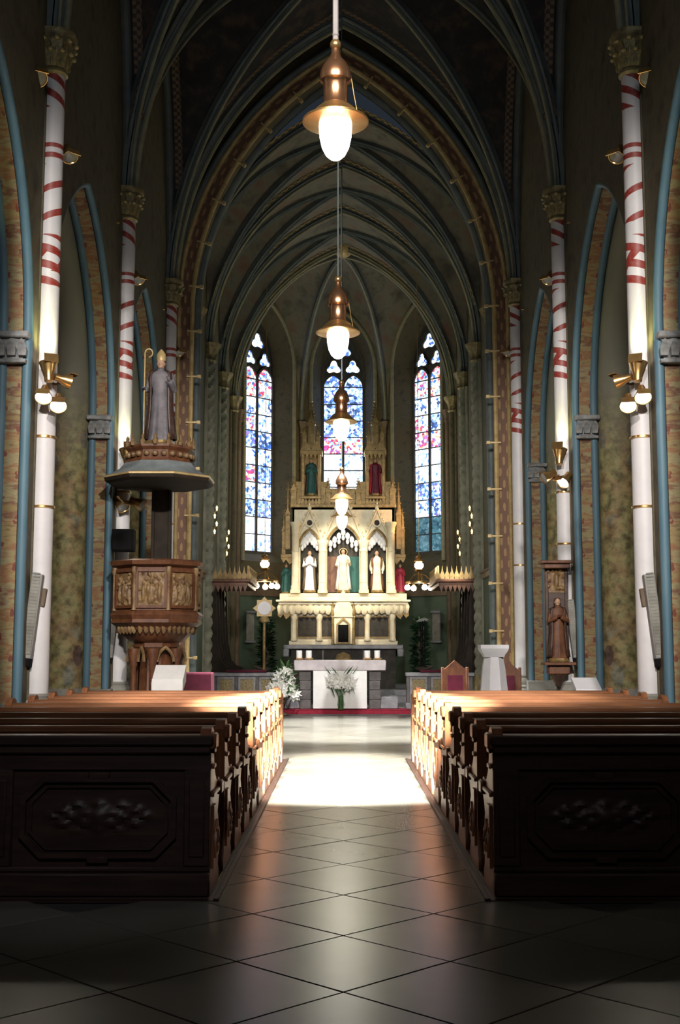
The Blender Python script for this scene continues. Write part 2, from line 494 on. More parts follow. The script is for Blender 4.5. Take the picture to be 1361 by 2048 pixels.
def half(r, n=10, ca=0, cb=0): return [(ca - r * cos(pi * i / n), cb + r * sin(pi * i / n)) for i in range(n + 1)]


ORD = ['nearest', 'second', 'third', 'fourth', 'fifth', 'sixth', 'seventh', 'eighth', 'ninth', 'tenth', 'eleventh']
# ================================================================== THE SETTING
HW, SX = 3.8, 3.72            # nave wall face and shaft axis
BAYS = [-1.0, 4.1, 9.3, 14.5, 19.7, 24.8]
ZS, RISE = 9.35, 6.15         # vault springing and rise
TOP = 17.0
CH = 25.5                     # west face of the chancel arch wall
CW, CZS, CRISE = 3.5, 9.25, 4.9
CB = [26.4, 29.6, 32.8, 36.0]
AP_SIDE, AP_END, AP_H = 37.9, 39.95, 1.45

# ---- floor
b = B(); b.box(-7.5, 7.5, -5, 29.4, -.2, -.014)
floor = tag(obj('floor', b, 'floor_joint'), 'dark stone church floor under diamond laid tiles', 'floor', kind='structure')
hd = .55
tb = B()
tp = [(hd - .004, 0), (0, hd - .004), (-hd + .004, 0), (0, -hd + .004)]
tb.loft([[(x, y, -.014) for x, y in tp], [(x * .992, y * .992, -.001) for x, y in tp], [(x * .988, y * .988, .001) for x, y in tp]])
tile_me = tb.mesh('tile', 'tile', 0)
j = 0
for jy in range(-9, 42):
    for ix in range(-7, 8):
        if (ix + jy) % 2 == 0: continue
        x, y = ix * hd, 6.86 + jy * hd
        lim = 1.2 if 7.6 < y < 17.3 else 3.3
        if y > 28.7 or y < 2.2 or abs(x) > lim: continue
        o = obj('tile', tile_me, parent=floor, loc=(x, y, random.uniform(-.0006, .0006)))
        o.rotation_euler = (random.uniform(-.001, .001), random.uniform(-.001, .001), 0)
        j += 1

# ---- sanctuary platform and its red carpet
b = B(); b.box(-3.5, 3.5, 29.4, 41, -.2, .09, .01)
b.box(-2.8, 2.8, 33.2, 40, .09, .28, .01); b.box(-2.5, 2.5, 33.6, 40, .28, .45, .01)
plat = tag(obj('floor_sanctuary', b, 'grey_marble'), 'raised grey stone sanctuary floor under the altars', 'floor', kind='structure')
b = B(); b.box(-2.9, 2.9, 29.385, 29.41, .0, .11, .004); b.box(-2.9, 2.9, 29.385, 30.2, .092, .108, .004)
tag(obj('carpet', b, 'red'), 'red carpet on the sanctuary step around the free standing altar', 'carpet')

# ---- nave walls with their pointed arcade openings
AR_Z, AR_R = 5.4, 3.15


def nave_wall(side, name, lab):
    b = B(); bm = b.bm; sg = side
    for y0, y1 in zip(BAYS, BAYS[1:]):
        ym = (y0 + y1) / 2; ow = (y1 - y0) / 2 - .35
        for xx in (HW, HW + 1.05):
            def q(ya, za, yb, zb, zt=TOP):
                v = [bm.verts.new((sg * xx, ya, za)), bm.verts.new((sg * xx, yb, zb)), bm.verts.new((sg * xx, yb, zt)), bm.verts.new((sg * xx, ya, zt))]
                bm.faces.new(v)
            q(y0, 0, ym - ow, 0); q(ym + ow, 0, y1, 0)
            p = arc_path(ow, AR_Z, AR_R, 14)
            for (sa, za), (sb, zb) in zip(p, p[1:]): q(ym + sa, za, ym + sb, zb)
    # jamb soffit
    for y0, y1 in zip(BAYS, BAYS[1:]):
        ym = (y0 + y1) / 2; ow = (y1 - y0) / 2 - .35
        b.sweep([(0, 0), (1.05 * sg, 0)], arc_path(ow, AR_Z, AR_R, 14, 0), (0, 1, 0), (sg * HW, ym, 0), closed=False)
    b.box(*sorted((sg * 7.3, sg * 7.5)), -5, 26.5, -.1, TOP)
    b.box(*sorted((sg * HW, sg * 7.4)), CH - .6, CH + .9, 0, TOP)
    # wall beside the added gallery behind the viewer
    b.box(*sorted((sg * HW, sg * (HW + 1.05))), -5, -1, 0, TOP)
    wl = tag(obj(name, b, 'wall'), lab, 'wall', kind='structure')
    for y0, y1 in list(zip(BAYS, BAYS[1:]))[1:]:
        ym = (y0 + y1) / 2; ow = (y1 - y0) / 2 - .35; P = arc_path(ow, AR_Z, AR_R, 18, .95)
        o = (sg * HW, ym, 0)
        obj('blue_roll', B().sweep(circle(.06, 10, .06 * sg, .01), P, (0, 1, 0), o), 'blue', wl)
        obj('blue_roll', B().sweep(circle(.065, 10, .36 * sg, .01), P, (0, 1, 0), o), 'blue', wl)
        obj('painted_band', B().sweep([(.12 * sg, .0), (.30 * sg, .0), (.30 * sg, .035), (.12 * sg, .035)], P, (0, 1, 0), o), 'band', wl)
        hp = half(.30, 12, .73, 0) + [(.4301, -.02), (1.029, -.02)][::-1]
        obj('inner_order', B().sweep([(a * sg, bb) for a, bb in hp], P, (0, 1, 0), o), 'drum', wl)
        # plinths and capitals of the jambs
        for s in (-1, 1):
            yj = ym + s * ow
            b = B(); b.box(*sorted((sg * (HW - .04), sg * (HW + 1.08))), *sorted((yj + s * .2, yj - s * .08)), 0, .95, .015)
            b.lathe([(.36, 0), (.38, .05), (.36, .1), (.40, .16), (.38, .28), (.35, .34)], 20, (sg * (HW + .73), yj, .62))
            obj('jamb_plinth', b, 'plinth', wl)
            b = B(); yc = yj - s * .03
            xa, xb = sg * (HW + .02), sg * (HW + .44)
            b.lathe([(.13, 0), (.15, .02), (.14, .05), (.15, .14), (.17, .24), (.19, .27)], 16, (sg * (HW + .22), yc, AR_Z - .32), sx=1.05, sy=.5, lobes=(8, .12))
            b.box(*sorted((xa, xb)), yc - .14, yc + .14, AR_Z - .05, AR_Z + .03, .015)
            b.box(*sorted((xa + sg * .03, xb - sg * .03)), yc - .11, yc + .11, AR_Z - .36, AR_Z - .31, .01)
            cap = obj('jamb_capital', b, 'capital_grey', wl)
            lf = B().prism([(-.045, 0), (.045, 0), (.055, .1), (.03, .17), (0, .2), (-.03, .17), (-.055, .1)], (0, 0, 0), (1, 0, 0), (0, -.25, 1), (0, -1, .2), .035).mesh('leaf', 'capital_grey')
            for k in range(3):
                obj('leaf', lf, parent=cap, loc=(sg * (HW + .09 + .13 * k), yc - s * .085, AR_Z - .28), rot=(0, 0, 0 if s > 0 else pi))
    return wl


wl_left = nave_wall(-1, 'wall_left', 'painted left nave wall with pointed arcade and blue mouldings')
wl_right = nave_wall(1, 'wall_right', 'painted right nave wall with pointed arcade and blue mouldings')

# ---- piers: white striped shafts with gilded capitals
capleaf = B().prism([(-.05, 0), (.05, 0), (.065, .1), (.075, .15), (.04, .2), (0, .23), (-.04, .2), (-.075, .15), (-.065, .1)], (0, 0, 0), (1, 0, 0), (0, -.32, 1), (0, -1, .3), .03).ball((0, -.10, .20), .045, .035, .03, 8, 6).ball((0, -.05, .10), .025, .02, .09, 6, 6).mesh('leaf', 'capital')


def pier(name, sg, y, label):
    t = thing(name, label, 'column', (sg * SX, y, 0), kind='structure')
    b = B(); b.box(-.24, .24, -.24, .24, 0, .78, .02)
    b.lathe([(.22, .78), (.23, .82), (.2, .86), (.21, .9), (.2, .96), (.16, 1.0), (.17, 1.03), (.145, 1.06)], 24)
    obj('plinth', b, 'plinth', t)
    obj('shaft', B().lathe([(.14, 1.05), (.138, 5), (.135, 8.92)], 24), 'shaft', t)
    b = B(); b.box(*sorted((sg * .06, sg * .2)), -.16, .16, .8, 9.3)
    obj('wall_strip', b, 'wall', t)
    for z in (3.33, 4.2):
        obj('brass_ring', B().lathe([(.145, z - .018), (.158, z - .012), (.158, z + .012), (.145, z + .018)], 20), 'brass', t)
    b = B(); b.lathe([(.14, 8.9), (.17, 8.93), (.17, 8.96), (.145, 8.99), (.15, 9.1), (.19, 9.22), (.24, 9.3)], 20)
    b.lathe([(.25, 9.3), (.27, 9.33), (.25, 9.37), (.28, 9.41), (.28, 9.47)], 8, a0=pi / 8)
    cp = obj('capital', b, 'capital', t)
    for k in range(10):
        a = 2 * pi * k / 10
        obj('leaf', capleaf, parent=cp, loc=(.135 * sin(a), -.135 * cos(a), 8.98), rot=(0, 0, a))
        a += pi / 10
        obj('leaf', capleaf, parent=cp, loc=(.17 * sin(a), -.17 * cos(a), 9.12), rot=(0, 0, a))
    return t


for i, y in enumerate((9.3, 14.5, 19.7, 24.8)):
    for sg, s in ((-1, 'left'), (1, 'right')):
        where = {0: 'beside the rear pews, outside the frame', 1: 'carrying floodlights, nearest on the %s' % s, 2: 'midway along the %s arcade' % s, 3: 'beside the chancel arch on the %s' % s}[i]
        pier('column', sg, y, 'white column with painted red rings and gilded capital %s' % where)

# ---- nave and choir vaults
ceil_b = B()


def web(y0, y1, wd, zs, rise, n=20):
    bm = ceil_b.bm; ym, hl = (y0 + y1) / 2, (y1 - y0) / 2
    g = []
    for i in range(n + 1):
        u = -1 + 2 * i / n; row = []
        for k in range(n + 1):
            v = -1 + 2 * k / n
            row.append(bm.verts.new((u * wd, ym + v * hl, max(arch_z(u * wd, wd, zs, rise), arch_z(v * wd, wd, zs, rise)))))
        g.append(row)
    for i in range(n):
        for k in range(n):
            a, bq, c, d = g[i][k], g[i + 1][k], g[i + 1][k + 1], g[i][k + 1]
            if (i - n / 2 + .5) * (k - n / 2 + .5) > 0:
                bm.faces.new((a, bq, c)); bm.faces.new((a, c, d))
            else:
                bm.faces.new((a, bq, d)); bm.faces.new((bq, c, d))


for y0, y1 in zip(BAYS, BAYS[1:]): web(y0, y1, HW, ZS, RISE)
ceil_b.box(-4, 4, -5, -.9, TOP - 1.4, TOP - 1.2)
ceil_b.box(-7.5, 7.5, -5, 26.5, TOP, TOP + .2)
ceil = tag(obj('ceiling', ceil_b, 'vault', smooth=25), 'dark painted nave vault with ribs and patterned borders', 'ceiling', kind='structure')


def lobed(rw, depth):
    """section of a rib: three rolls side by side, hanging below the web"""
    p = [(-rw, .06)] + [(-rw + (rw * .33) * (1 - cos(pi * k / 6)), -.0 + .07 * sin(pi * k / 6) + depth * .35) for k in range(7)]
    p += [(-rw * .34 + rw * .34 * (1 - cos(pi * k / 8)), depth * .6 + .09 * sin(pi * k / 8)) for k in range(9)]
    p += [(rw * .34 + rw * .33 * (1 - cos(pi * k / 6)), depth * .35 + .07 * sin(pi * k / 6)) for k in range(7)] + [(rw, .06), (rw, -.05), (-rw, -.05)]
    return p


for i, y in enumerate(BAYS[2:]):
    P = arc_path(HW - .02, ZS, RISE, 26)
    obj('transverse_rib', B().sweep(lobed(.17, .12), P, (1, 0, 0), (0, y, 0)), 'slate', ceil)
    obj('pale_roll', B().sweep(circle(.045, 8, .0, .19), P, (1, 0, 0), (0, y, 0)), 'stone_rib', ceil)
    for s in (-1, 1):
        if y > 24 and s > 0: continue
        Q = [q for q in arc_path(HW, ZS, RISE, 34) if q[1] > ZS + 1.2]
        half_n = len(Q) // 2
        obj('painted_border', B().sweep([(-s * .22, .012), (-s * .38, .012)], Q, (1, 0, 0), (0, y, 0), closed=False), 'ladder', ceil)
for y0, y1 in list(zip(BAYS, BAYS[1:]))[2:]:
    ym, hl = (y0 + y1) / 2, (y1 - y0) / 2
    for s in (-1, 1):
        D = Vector((HW, s * hl, 0)); ln = D.length
        P = [(x * ln / HW, z) for x, z in arc_path(HW, ZS, RISE, 26)]
        obj('diagonal_rib', B().sweep(lobed(.10, .1), P, tuple(D.normalized()), (0, ym, 0)), 'slate', ceil)
        obj('pale_roll', B().sweep(circle(.03, 8, .0, .16), P, tuple(D.normalized()), (0, ym, 0)), 'stone_rib', ceil)
        # wall rib and its border
        Pw = [(x * hl / HW, z) for x, z in arc_path(HW, ZS, RISE, 22)]
        obj('wall_rib', B().sweep(circle(.09, 8, -s * 0, .02), Pw, (0, 1, 0), (s * (HW - .05), ym, 0)), 'slate', ceil)
        Qw = [q for q in Pw if q[1] > ZS + 1.2]
        obj('painted_border', B().sweep([(-s * .18, .015), (-s * .34, .015)], Qw, (0, 1, 0), (s * (HW), ym, 0), closed=False), 'ladder', ceil)
    obj('keystone', B().lathe([(0, -.28), (.12, -.27), (.2, -.22), (.24, -.14), (.24, 0)], 12, (0, ym, ZS + RISE), lobes=(6, .08)), 'capital', ceil)

# ---- chancel arch wall
DW, DZS, DR = 3.34, 9.0, 5.75
b = B(); bm = b.bm
P = arc_path(DW, DZS, DR, 24, 0)
for yy in (CH, CH + .85):
    for (sa, za), (sb, zb) in zip(P[1:-1], P[2:-1]):
        bm.faces.new([bm.verts.new(p) for p in ((sa, yy, za), (sb, yy, zb), (sb, yy, TOP), (sa, yy, TOP))])
    for s in (-1, 1):
        bm.faces.new([bm.verts.new(p) for p in ((s * DW, yy, 0), (s * 4.2, yy, 0), (s * 4.2, yy, TOP), (s * DW, yy, TOP))])
b.sweep([(0, 0), (-.85, 0)], P, (1, 0, 0), (0, CH, 0), closed=False)
wch = tag(obj('wall_chancel', b, 'wall'), 'dark wall of the pointed chancel arch between nave and choir', 'wall', kind='structure')
P = arc_path(DW, DZS, DR, 26, .9)
o = (0, CH, 0)
obj('gilded_roll', B().sweep(circle(.055, 8, .05, .0), P, (1, 0, 0), o), 'gold', wch)
obj('gilded_roll', B().sweep(circle(.055, 8, .05, -.3), P, (1, 0, 0), o), 'gold', wch)
obj('gilded_band', B().sweep([(.0, -.28), (.0, -.02), (.04, -.02), (.04, -.28)], P, (1, 0, 0), o), 'gold_band', wch)
obj('wall_roll', B().sweep(circle(.09, 10, .03, -.42), P, (1, 0, 0), o), 'slate', wch)
obj('soffit_roll', B().sweep(circle(.11, 10, -.55, .02), P, (1, 0, 0), o), 'slate', wch)
for s in (-1, 1):
    b = B(); b.box(*sorted((s * (DW - .06), s * (DW + .52))), CH - .16, CH + .1, 0, .9, .015)
    obj('jamb_plinth', b, 'plinth', wch)
# clasps at even steps along the gilded band
L = [0]
for p, q in zip(P, P[1:]): L.append(L[-1] + math.dist(p, q))
dist = .5
while dist < L[-1] - .3:
    k = max(i for i in range(len(L) - 1) if L[i] <= dist); f = (dist - L[k]) / (L[k + 1] - L[k])
    x = P[k][0] + (P[k + 1][0] - P[k][0]) * f; z = P[k][1] + (P[k + 1][1] - P[k][1]) * f
    dx, dz = (P[k + 1][0] - P[k][0]) / (L[k + 1] - L[k]), (P[k + 1][1] - P[k][1]) / (L[k + 1] - L[k])
    b = B(); b.box(-.10, .22, -.11, -.045, -.02, .02, .006); b.box(.14, .22, -.12, -.03, -.035, .035, .006)
    oo = obj('clasp', b, 'gold', wch, loc=(x, CH, z)); oo.rotation_euler = (0, math.atan2(dx, dz), 0)
    dist += 1.02

# ---- choir walls, shafts, vault and apse
cv = B(); ceil_b = cv
for y0, y1 in zip(CB, CB[1:]): web(y0, y1, CW, CZS, CRISE, 18)
# apse vault: ribs rise from the polygon's corners to the boss
CORN = [(-CW, 36.0), (-CW, AP_SIDE), (-AP_H, AP_END), (AP_H, AP_END), (CW, AP_SIDE), (CW, 36.0)]
BOSS = (0, 36.4, CZS + CRISE - .15)


def ribpt(c, t):
    """point on the apse rib from corner c, t from wall to boss"""
    f = 1 - cos(t * pi / 2); z = sin(t * pi / 2)
    return (c[0] + (BOSS[0] - c[0]) * f, c[1] + (BOSS[1] - c[1]) * f, CZS + (BOSS[2] - CZS) * z)


NT, NS = 14, 12
for c0, c1 in zip(CORN, CORN[1:]):
    wdt = math.dist(c0, c1) / 2; lift = 4.3 if wdt > 1.2 else 3.2
    g = []
    for i in range(NT + 1):
        t = i / NT; p, q = Vector(ribpt(c0, t)), Vector(ribpt(c1, t)); row = []
        for k in range(NS + 1):
            s = k / NS; P_ = p.lerp(q, s)
            P_.z += (arch_z((s - .5) * 2 * wdt, wdt, 0, lift)) * (1 - t) ** 1.5
            P_.z = min(P_.z, BOSS[2] + .1)
            row.append(cv.bm.verts.new(P_))
        g.append(row)
    for i in range(NT):
        for k in range(NS): cv.face([g[i][k], g[i][k + 1], g[i + 1][k + 1], g[i + 1][k]])
cceil = tag(obj('ceiling_choir', cv, 'apse_vault', smooth=25), 'ribbed choir and apse vault beyond the chancel arch', 'ceiling', kind='structure')
for i, y in enumerate(CB):
    P = arc_path(CW - .02, CZS, CRISE, 24)
    m_ = 'slate' if i < 3 else 'stone_rib'
    obj('transverse_rib', B().sweep(lobed(.15, .1), P, (1, 0, 0), (0, y, 0)), m_, cceil)
    Q = [q for q in P if q[1] > CZS + 1.0]
    for s in (-1, 1):
        obj('painted_border', B().sweep([(s * .2, .012), (s * .36, .012)], Q, (1, 0, 0), (0, y, 0), closed=False), 'choir_ladder', cceil)
    obj('pale_roll', B().sweep(circle(.035, 8, .1, .14), P, (1, 0, 0), (0, y, 0)), 'stone_rib', cceil)
for y0, y1 in zip(CB, CB[1:]):
    ym, hl = (y0 + y1) / 2, (y1 - y0) / 2
    for s in (-1, 1):
        D = Vector((CW, s * hl, 0)); ln = D.length
        P = [(x * ln / CW, z) for x, z in arc_path(CW, CZS, CRISE, 24)]
        obj('diagonal_rib', B().sweep(lobed(.08, .08), P, tuple(D.normalized()), (0, ym, 0)), 'slate', cceil)
for c in CORN[1:-1]:
    obj('apse_rib', B().tube([ribpt(c, k / 14) for k in range(15)], .085, 8), 'slate', cceil)
    obj('apse_rib_roll', B().tube([(p[0], p[1] - .05, p[2] - .075) for p in (ribpt(c, k / 14) for k in range(15))], .035, 6), 'stone_rib', cceil)
obj('keystone', B().lathe([(0, -.3), (.15, -.29), (.24, -.22), (.28, -.12), (.28, 0)], 12, (0, 36.1, CZS + CRISE), lobes=(6, .08)), 'gold', cceil)


def choir_wall(sg, name, lab):
    b = B(); b.box(*sorted((sg * CW, sg * (CW + .5))), CH + .8, 38.1, 0, 15)
    wq = tag(obj(name, b, 'choir_wall'), lab, 'wall', kind='structure')
    b = B(); b.box(*sorted((sg * (CW - .03), sg * (CW + .1))), 26.5, AP_SIDE, 0, 3.3)
    obj('green_dado', b, 'choir_green', wq)
    b = B(); b.box(*sorted((sg * (CW - .07), sg * (CW + .1))), 26.5, AP_SIDE, 3.3, 3.5, .02); b.box(*sorted((sg * (CW - .1), sg * (CW + .1))), 26.5, AP_SIDE, 3.44, 3.5, .01)
    obj('string_course', b, 'brown', wq)
    for y in CB:
        tw = abs(y - 32.8) < .1 or abs(y - 29.6) < .1
        b = B()
        if tw:   # rope-twisted shaft
            n = 120; rings = []
            for k in range(n + 1):
                z = .95 + (8.9 - .95) * k / n; ph = z * 7.5
                rings.append([((.12 + .03 * cos(3 * (a - ph))) * cos(a), (.12 + .03 * cos(3 * (a - ph))) * sin(a), z) for a in (2 * pi * q / 14 for q in range(14))])
            b.loft(rings)
        else:
            b.lathe([(.13, .95), (.13, 8.9)], 16)
        for dy in (-.24, .24): b.tube([(sg * .08, dy, .9), (sg * .08, dy, 8.9)], .06, 8)
        b.move(Matrix.Translation((sg * (CW - .1), y, 0)))
        obj('shaft', b, 'choir_wall' if not tw else 'greenstone', wq)
        b = B(); b.lathe([(.14, 8.85), (.17, 8.9), (.14, 8.95), (.17, 9.1), (.26, 9.25), (.28, 9.33)], 16, (sg * (CW - .1), y, 0), lobes=(8, .06))
        b.lathe([(.2, 0), (.22, .5), (.2, .8), (.17, .95)], 8, (sg * (CW - .1), y, 0))
        obj('shaft_capital', b, 'capital', wq)
    return wq


choir_wall(-1, 'wall_choir_left', 'dark gilded left choir wall with green dado and twisted shafts')
choir_wall(1, 'wall_choir_right', 'dark gilded right choir wall with green dado and twisted shafts')

# apse walls with deep splayed window openings
WZ0, WZS, WW, WR = 4.78, 11.1, .72, 1.6


def apse_face(c0, c1, z0, name, lab, wname, wlab, mats):
    c0, c1 = Vector((*c0, 0)), Vector((*c1, 0)); mid = (c0 + c1) / 2; h = (c1 - c0).normalized(); hl = (c1 - c0).length / 2
    out = Vector((-h.y, h.x, 0))
    if out.dot(mid - Vector((0, 36, 0))) < 0: out = -out
    up = Vector((0, 0, 1))
    b = B(); bm = b.bm
    ow = WW + .33

    def V(s, z, d=0): return bm.verts.new(mid + h * s + up * z + out * d)
    P = arc_path(ow, WZS, WR + .42, 12)
    for sa, sb in ((-hl, -ow), (ow, hl)): bm.faces.new([V(sa, 0), V(sb, 0), V(sb, 15), V(sa, 15)])
    bm.faces.new([V(-ow, 0), V(ow, 0), V(ow, z0 - .35), V(-ow, z0 - .35)])
    for (sa, za), (sb, zb) in zip(P, P[1:]): bm.faces.new([V(sa, za), V(sb, zb), V(sb, 15), V(sa, 15)])
    # splay from the wall face back to the glass
    Po = [(-ow, z0 - .35)] + P + [(ow, z0 - .35)]
    Pi = [(-WW, z0)] + arc_path(WW, WZS, WR, 12) + [(WW, z0)]
    for i in range(len(Po)):
        k = (i + 1) % len(Po)
        bm.faces.new([V(*Po[i]), V(*Po[k]), V(*Pi[k], .66), V(*Pi[i], .66)])
    fw = tag(obj(name, b, 'choir_wall', smooth=20), lab, 'wall', kind='structure')
    Pf = [(-ow - .06, z0 - .35)] + arc_path(ow + .06, WZS, WR + .5, 12) + [(ow + .06, z0 - .35)]
    obj('window_moulding', B().sweep(circle(.07, 8), Pf, tuple(h), tuple(mid - out * .02)), 'stone_rib', fw)
    b = B(); b.prism([(-hl, 0), (hl, 0), (hl, 3.3), (-hl, 3.3)], mid - out * .03, h, up, out, .05)
    obj('green_dado', b, 'choir_green', fw)
    b = B(); b.prism([(-hl, 3.3), (hl, 3.3), (hl, 3.5), (-hl, 3.5)], mid - out * .08, h, up, out, .1)
    obj('string_course', b, 'brown', fw)
    # the window itself
    wi = thing(wname, wlab, 'window', tuple(mid + out * .66), kind='structure')
    ang = math.atan2(h.y, h.x)
    wi.rotation_euler = (0, 0, ang)
    fr = .05
    inner = arc_path(WW - fr, WZS, WR - fr * 1.6, 14)
    outer = arc_path(WW + .05, WZS, WR + .06, 14)
    b = B(); b.frame([(-WW - .05, z0 - .06)] + outer + [(WW + .05, z0 - .06)], [(-WW + fr, z0 + .05)] + inner + [(WW - fr, z0 + .05)], (0, -.06, 0), (1, 0, 0), (0, 0, 1), (0, 1, 0), .12)
    obj('frame', b, 'lead', wi)
    b = B(); b.box(-.04, .04, -.06, .06, z0, WZS - .25)
    obj('mullion', b, 'lead', wi)
    # lancet heads and three trefoils of tracery
    b = B(); lw = (WW - fr - .04) / 2
    for s in (-1, 1):
        cx = s * (.04 + lw); LP = arc_path(lw, WZS - .45, lw * 1.35, 8)
        LO = arc_path(lw + .05, WZS - .42, lw * 1.55, 8)
        b.frame([(cx + x, z) for x, z in LO] , [(cx + x, z) for x, z in LP], (0, -.05, 0), (1, 0, 0), (0, 0, 1), (0, 1, 0), .1)
    TF = [(-.33, WZS + .26, .24), (.33, WZS + .26, .24), (0, WZS + .88, .27)]
    for cx, cz, r in TF:
        def tre(k): return [(cx + (r + k) * (.86 + .24 * cos(3 * (a - pi / 2))) * cos(a), cz + (r + k) * (.86 + .24 * cos(3 * (a - pi / 2))) * sin(a)) for a in (2 * pi * q / 24 for q in range(24))]
        b.frame(tre(.06), tre(0), (0, -.05, 0), (1, 0, 0), (0, 0, 1), (0, 1, 0), .1)
    obj('tracery', b, 'lead', wi)
    for cx, cz, r in TF:
        pts = [(cx + r * (.86 + .24 * cos(3 * (a - pi / 2))) * cos(a), cz + r * (.86 + .24 * cos(3 * (a - pi / 2))) * sin(a)) for a in (2 * pi * q / 24 for q in range(24))]
        obj('trefoil_pane', B().prism(pts, (0, .0, 0), (1, 0, 0), (0, 0, 1), (0, 1, 0), .015), mats[0] if cz > WZS + .5 else 'glass', wi, 0)
    # the stone plate round the tracery lights
    b = B(); b.prism([(-WW, WZS - .5)] + arc_path(WW, WZS, WR, 12) + [(WW, WZS - .5)], (0, .03, 0), (1, 0, 0), (0, 0, 1), (0, 1, 0), .02)
    obj('tracery_plate', b, 'lead', wi, 0)
    rows = len(mats) - 1; zt = WZS - .45; hh = (zt - z0 - .05) / rows
    for r in range(rows):
        za = z0 + .05 + hh * r; zb = za + hh - .028
        for s in (-1, 1):
            x0, x1 = sorted((s * .04, s * (WW - fr)))
            me = mats[1 + r]; me = me[0 if s < 0 else 1] if isinstance(me, tuple) else me
            if r == rows - 1:
                cx = s * (.04 + lw); poly = [(x0, za), (x1, za)] + [(cx + x, z) for x, z in arc_path(lw, zt, lw * 1.35, 8)][::-1]
            else:
                poly = [(x0, za), (x1, za), (x1, zb), (x0, zb)]
            obj('pane', B().prism(poly, (0, 0, 0), (1, 0, 0), (0, 0, 1), (0, 1, 0), .015), me, wi, 0)
        if r:
            b = B(); b.box(-WW + fr, WW - fr, -.03, .03, za - .03, za + .002); obj('saddle_bar', b, 'lead', wi)
    return fw


GR, GB, GP, GT, G0 = 'glass_red', 'glass_blue', 'glass_pale', 'glass_teal', 'glass'
apse_face(CORN[1], CORN[2], WZ0, 'wall_apse_left', 'dark left face of the apse around its tall stained window', 'window_1', 'tall stained glass window on the left of the apse',
          [G0, GP, GP, GB, G0, (GR, GB), G0, GB, (GR, G0), G0, GR])
apse_face(CORN[2], CORN[3], WZ0, 'wall_apse_centre', 'dark centre face of the apse behind the high altar', 'window_2', 'tall stained glass window in the centre of the apse above the high altar',
          [GB, GP, GP, GR, GP, GP, GP, GR, GB, GB, GB])
apse_face(CORN[3], CORN[4], WZ0, 'wall_apse_right', 'dark right face of the apse around its tall stained window', 'window_3', 'tall stained glass window on the right of the apse',
          [G0, GT, GT, (G0, GB), GB, GP, GP, GR, (GR, GB), G0, GR])
for i, c in enumerate(CORN[1:-1]):
    b = B(); s = (c[0] * .97, c[1] - .06)
    b.tube([(*s, .1), (*s, 9.2)], .09, 10); b.lathe([(.1, 0), (.12, .05), (.1, .1), (.13, .25), (.2, .4)], 12, (*s, 8.9), lobes=(6, .08)); b.lathe([(.18, 0), (.18, .6), (.1, .7)], 8, (*s, .1))
    tag(obj('trim_%d' % (i + 1), b, 'brown'), '%s slim wall shaft from the left around the apse corners' % ['first', 'second', 'third', 'fourth'][i], 'column', kind='structure')

# ---- the west end behind the viewer: wall, unseen gallery added so its parapet shades the rear of the nave
b = B(); b.box(-7.5, 7.5, -5.3, -5, -.1, TOP)
tag(obj('wall_rear', b, 'wall_dark'), 'plain west wall behind the viewer', 'wall', kind='structure')
b = B(); b.box(-HW, HW, -5, 4.0, 4.3, 4.5); b.box(-HW, HW, 3.85, 4.0, 4.5, 5.55, .01); b.box(-HW, HW, 3.8, 4.05, 5.55, 5.65, .01)
tag(obj('trim_gallery', b, 'wood_dark'), 'unseen wooden gallery added above and behind the camera to shade the foreground', 'gallery', kind='structure')

# ================================================================== PENDANT LAMPS
def pendant():
    t = thing('pendant_lamp', '', 'lamp')        # origin at the bottom of the globe
    obj('opal_globe', B().lathe([(0, 0), (.04, .008), (.075, .04), (.105, .10), (.122, .18), (.128, .27), (.124, .33), (.10, .36), (0, .365)], 24), 'opal', t)
    b = B(); b.lathe([(.10, .345), (.13, .36), (.19, .335), (.243, .305), (.25, .30), (.246, .318), (.19, .352), (.15, .40), (.115, .43), (.11, .42)], 32)
    br = obj('brim', b, 'brass', t)
    obj('rim_bead', B().lathe([(.246, .298), (.256, .303), (.256, .312), (.246, .316)], 32), 'brass', br)
    b = B(); b.lathe([(.10, .42), (.105, .44), (.095, .46), (.092, .60), (.10, .615), (.12, .63), (.125, .66), (.115, .72), (.085, .78), (.05, .82), (.035, .86), (.032, .89), (0, .89)], 24)
    obj('housing', b, 'copper', t)
    obj('ball_cap', B().ball((0, 0, .93), .045), 'brass', t)
    b = B(); b.tube([(.12, 0, .68), (.145, .01, .52), (.175, .02, .36)], .0035, 6)
    obj('stay_wire', b, 'brass', t)
    return t


def lamp_cord(t, ztop, first):
    b = B(); b.tube([(0, 0, .95), (0, 0, ztop)], .022 if first else .007, 8)
    for k in range(9):
        z = 1.0 + k * 1.1
        if z < ztop and first: b.lathe([(.024, z), (.03, z + .01), (.024, z + .02)], 8)
    obj('cord', b, 'cord' if first else 'slate', t)


LP = [(-.06, 8.7, 5.32, 'nearest and largest brass pendant lamp with white opal globe'),
      (-.06, 13.2, 4.88, 'second brass pendant lamp down the nave, in front of the centre window top'),
      (-.03, 18.2, 4.81, 'third brass pendant lamp, small globe in front of the middle of the centre window'),
      (-.03, 23.4, 4.23, 'fourth pendant lamp, upper one of the two close above the altar arch'),
      (-.03, 27.0, 4.30, 'farthest pendant lamp, lower one of the two close above the altar arch')]
for i, (x, y, z, lab) in enumerate(LP):
    t = pendant(); t.location = (x, y, z); t['label'] = lab; t['group'] = 'pendant lamps along the nave axis'
    lamp_cord(t, (ZS + RISE - z) if y < 25 else (CZS + CRISE - z), i == 0)
    light('POINT', 'pendant_light', (x, y, z - .06), 17, (1, .92, .8), radius=.11)


# ================================================================== PEWS
BS = .9; PY = 7.86; PL = 2.62


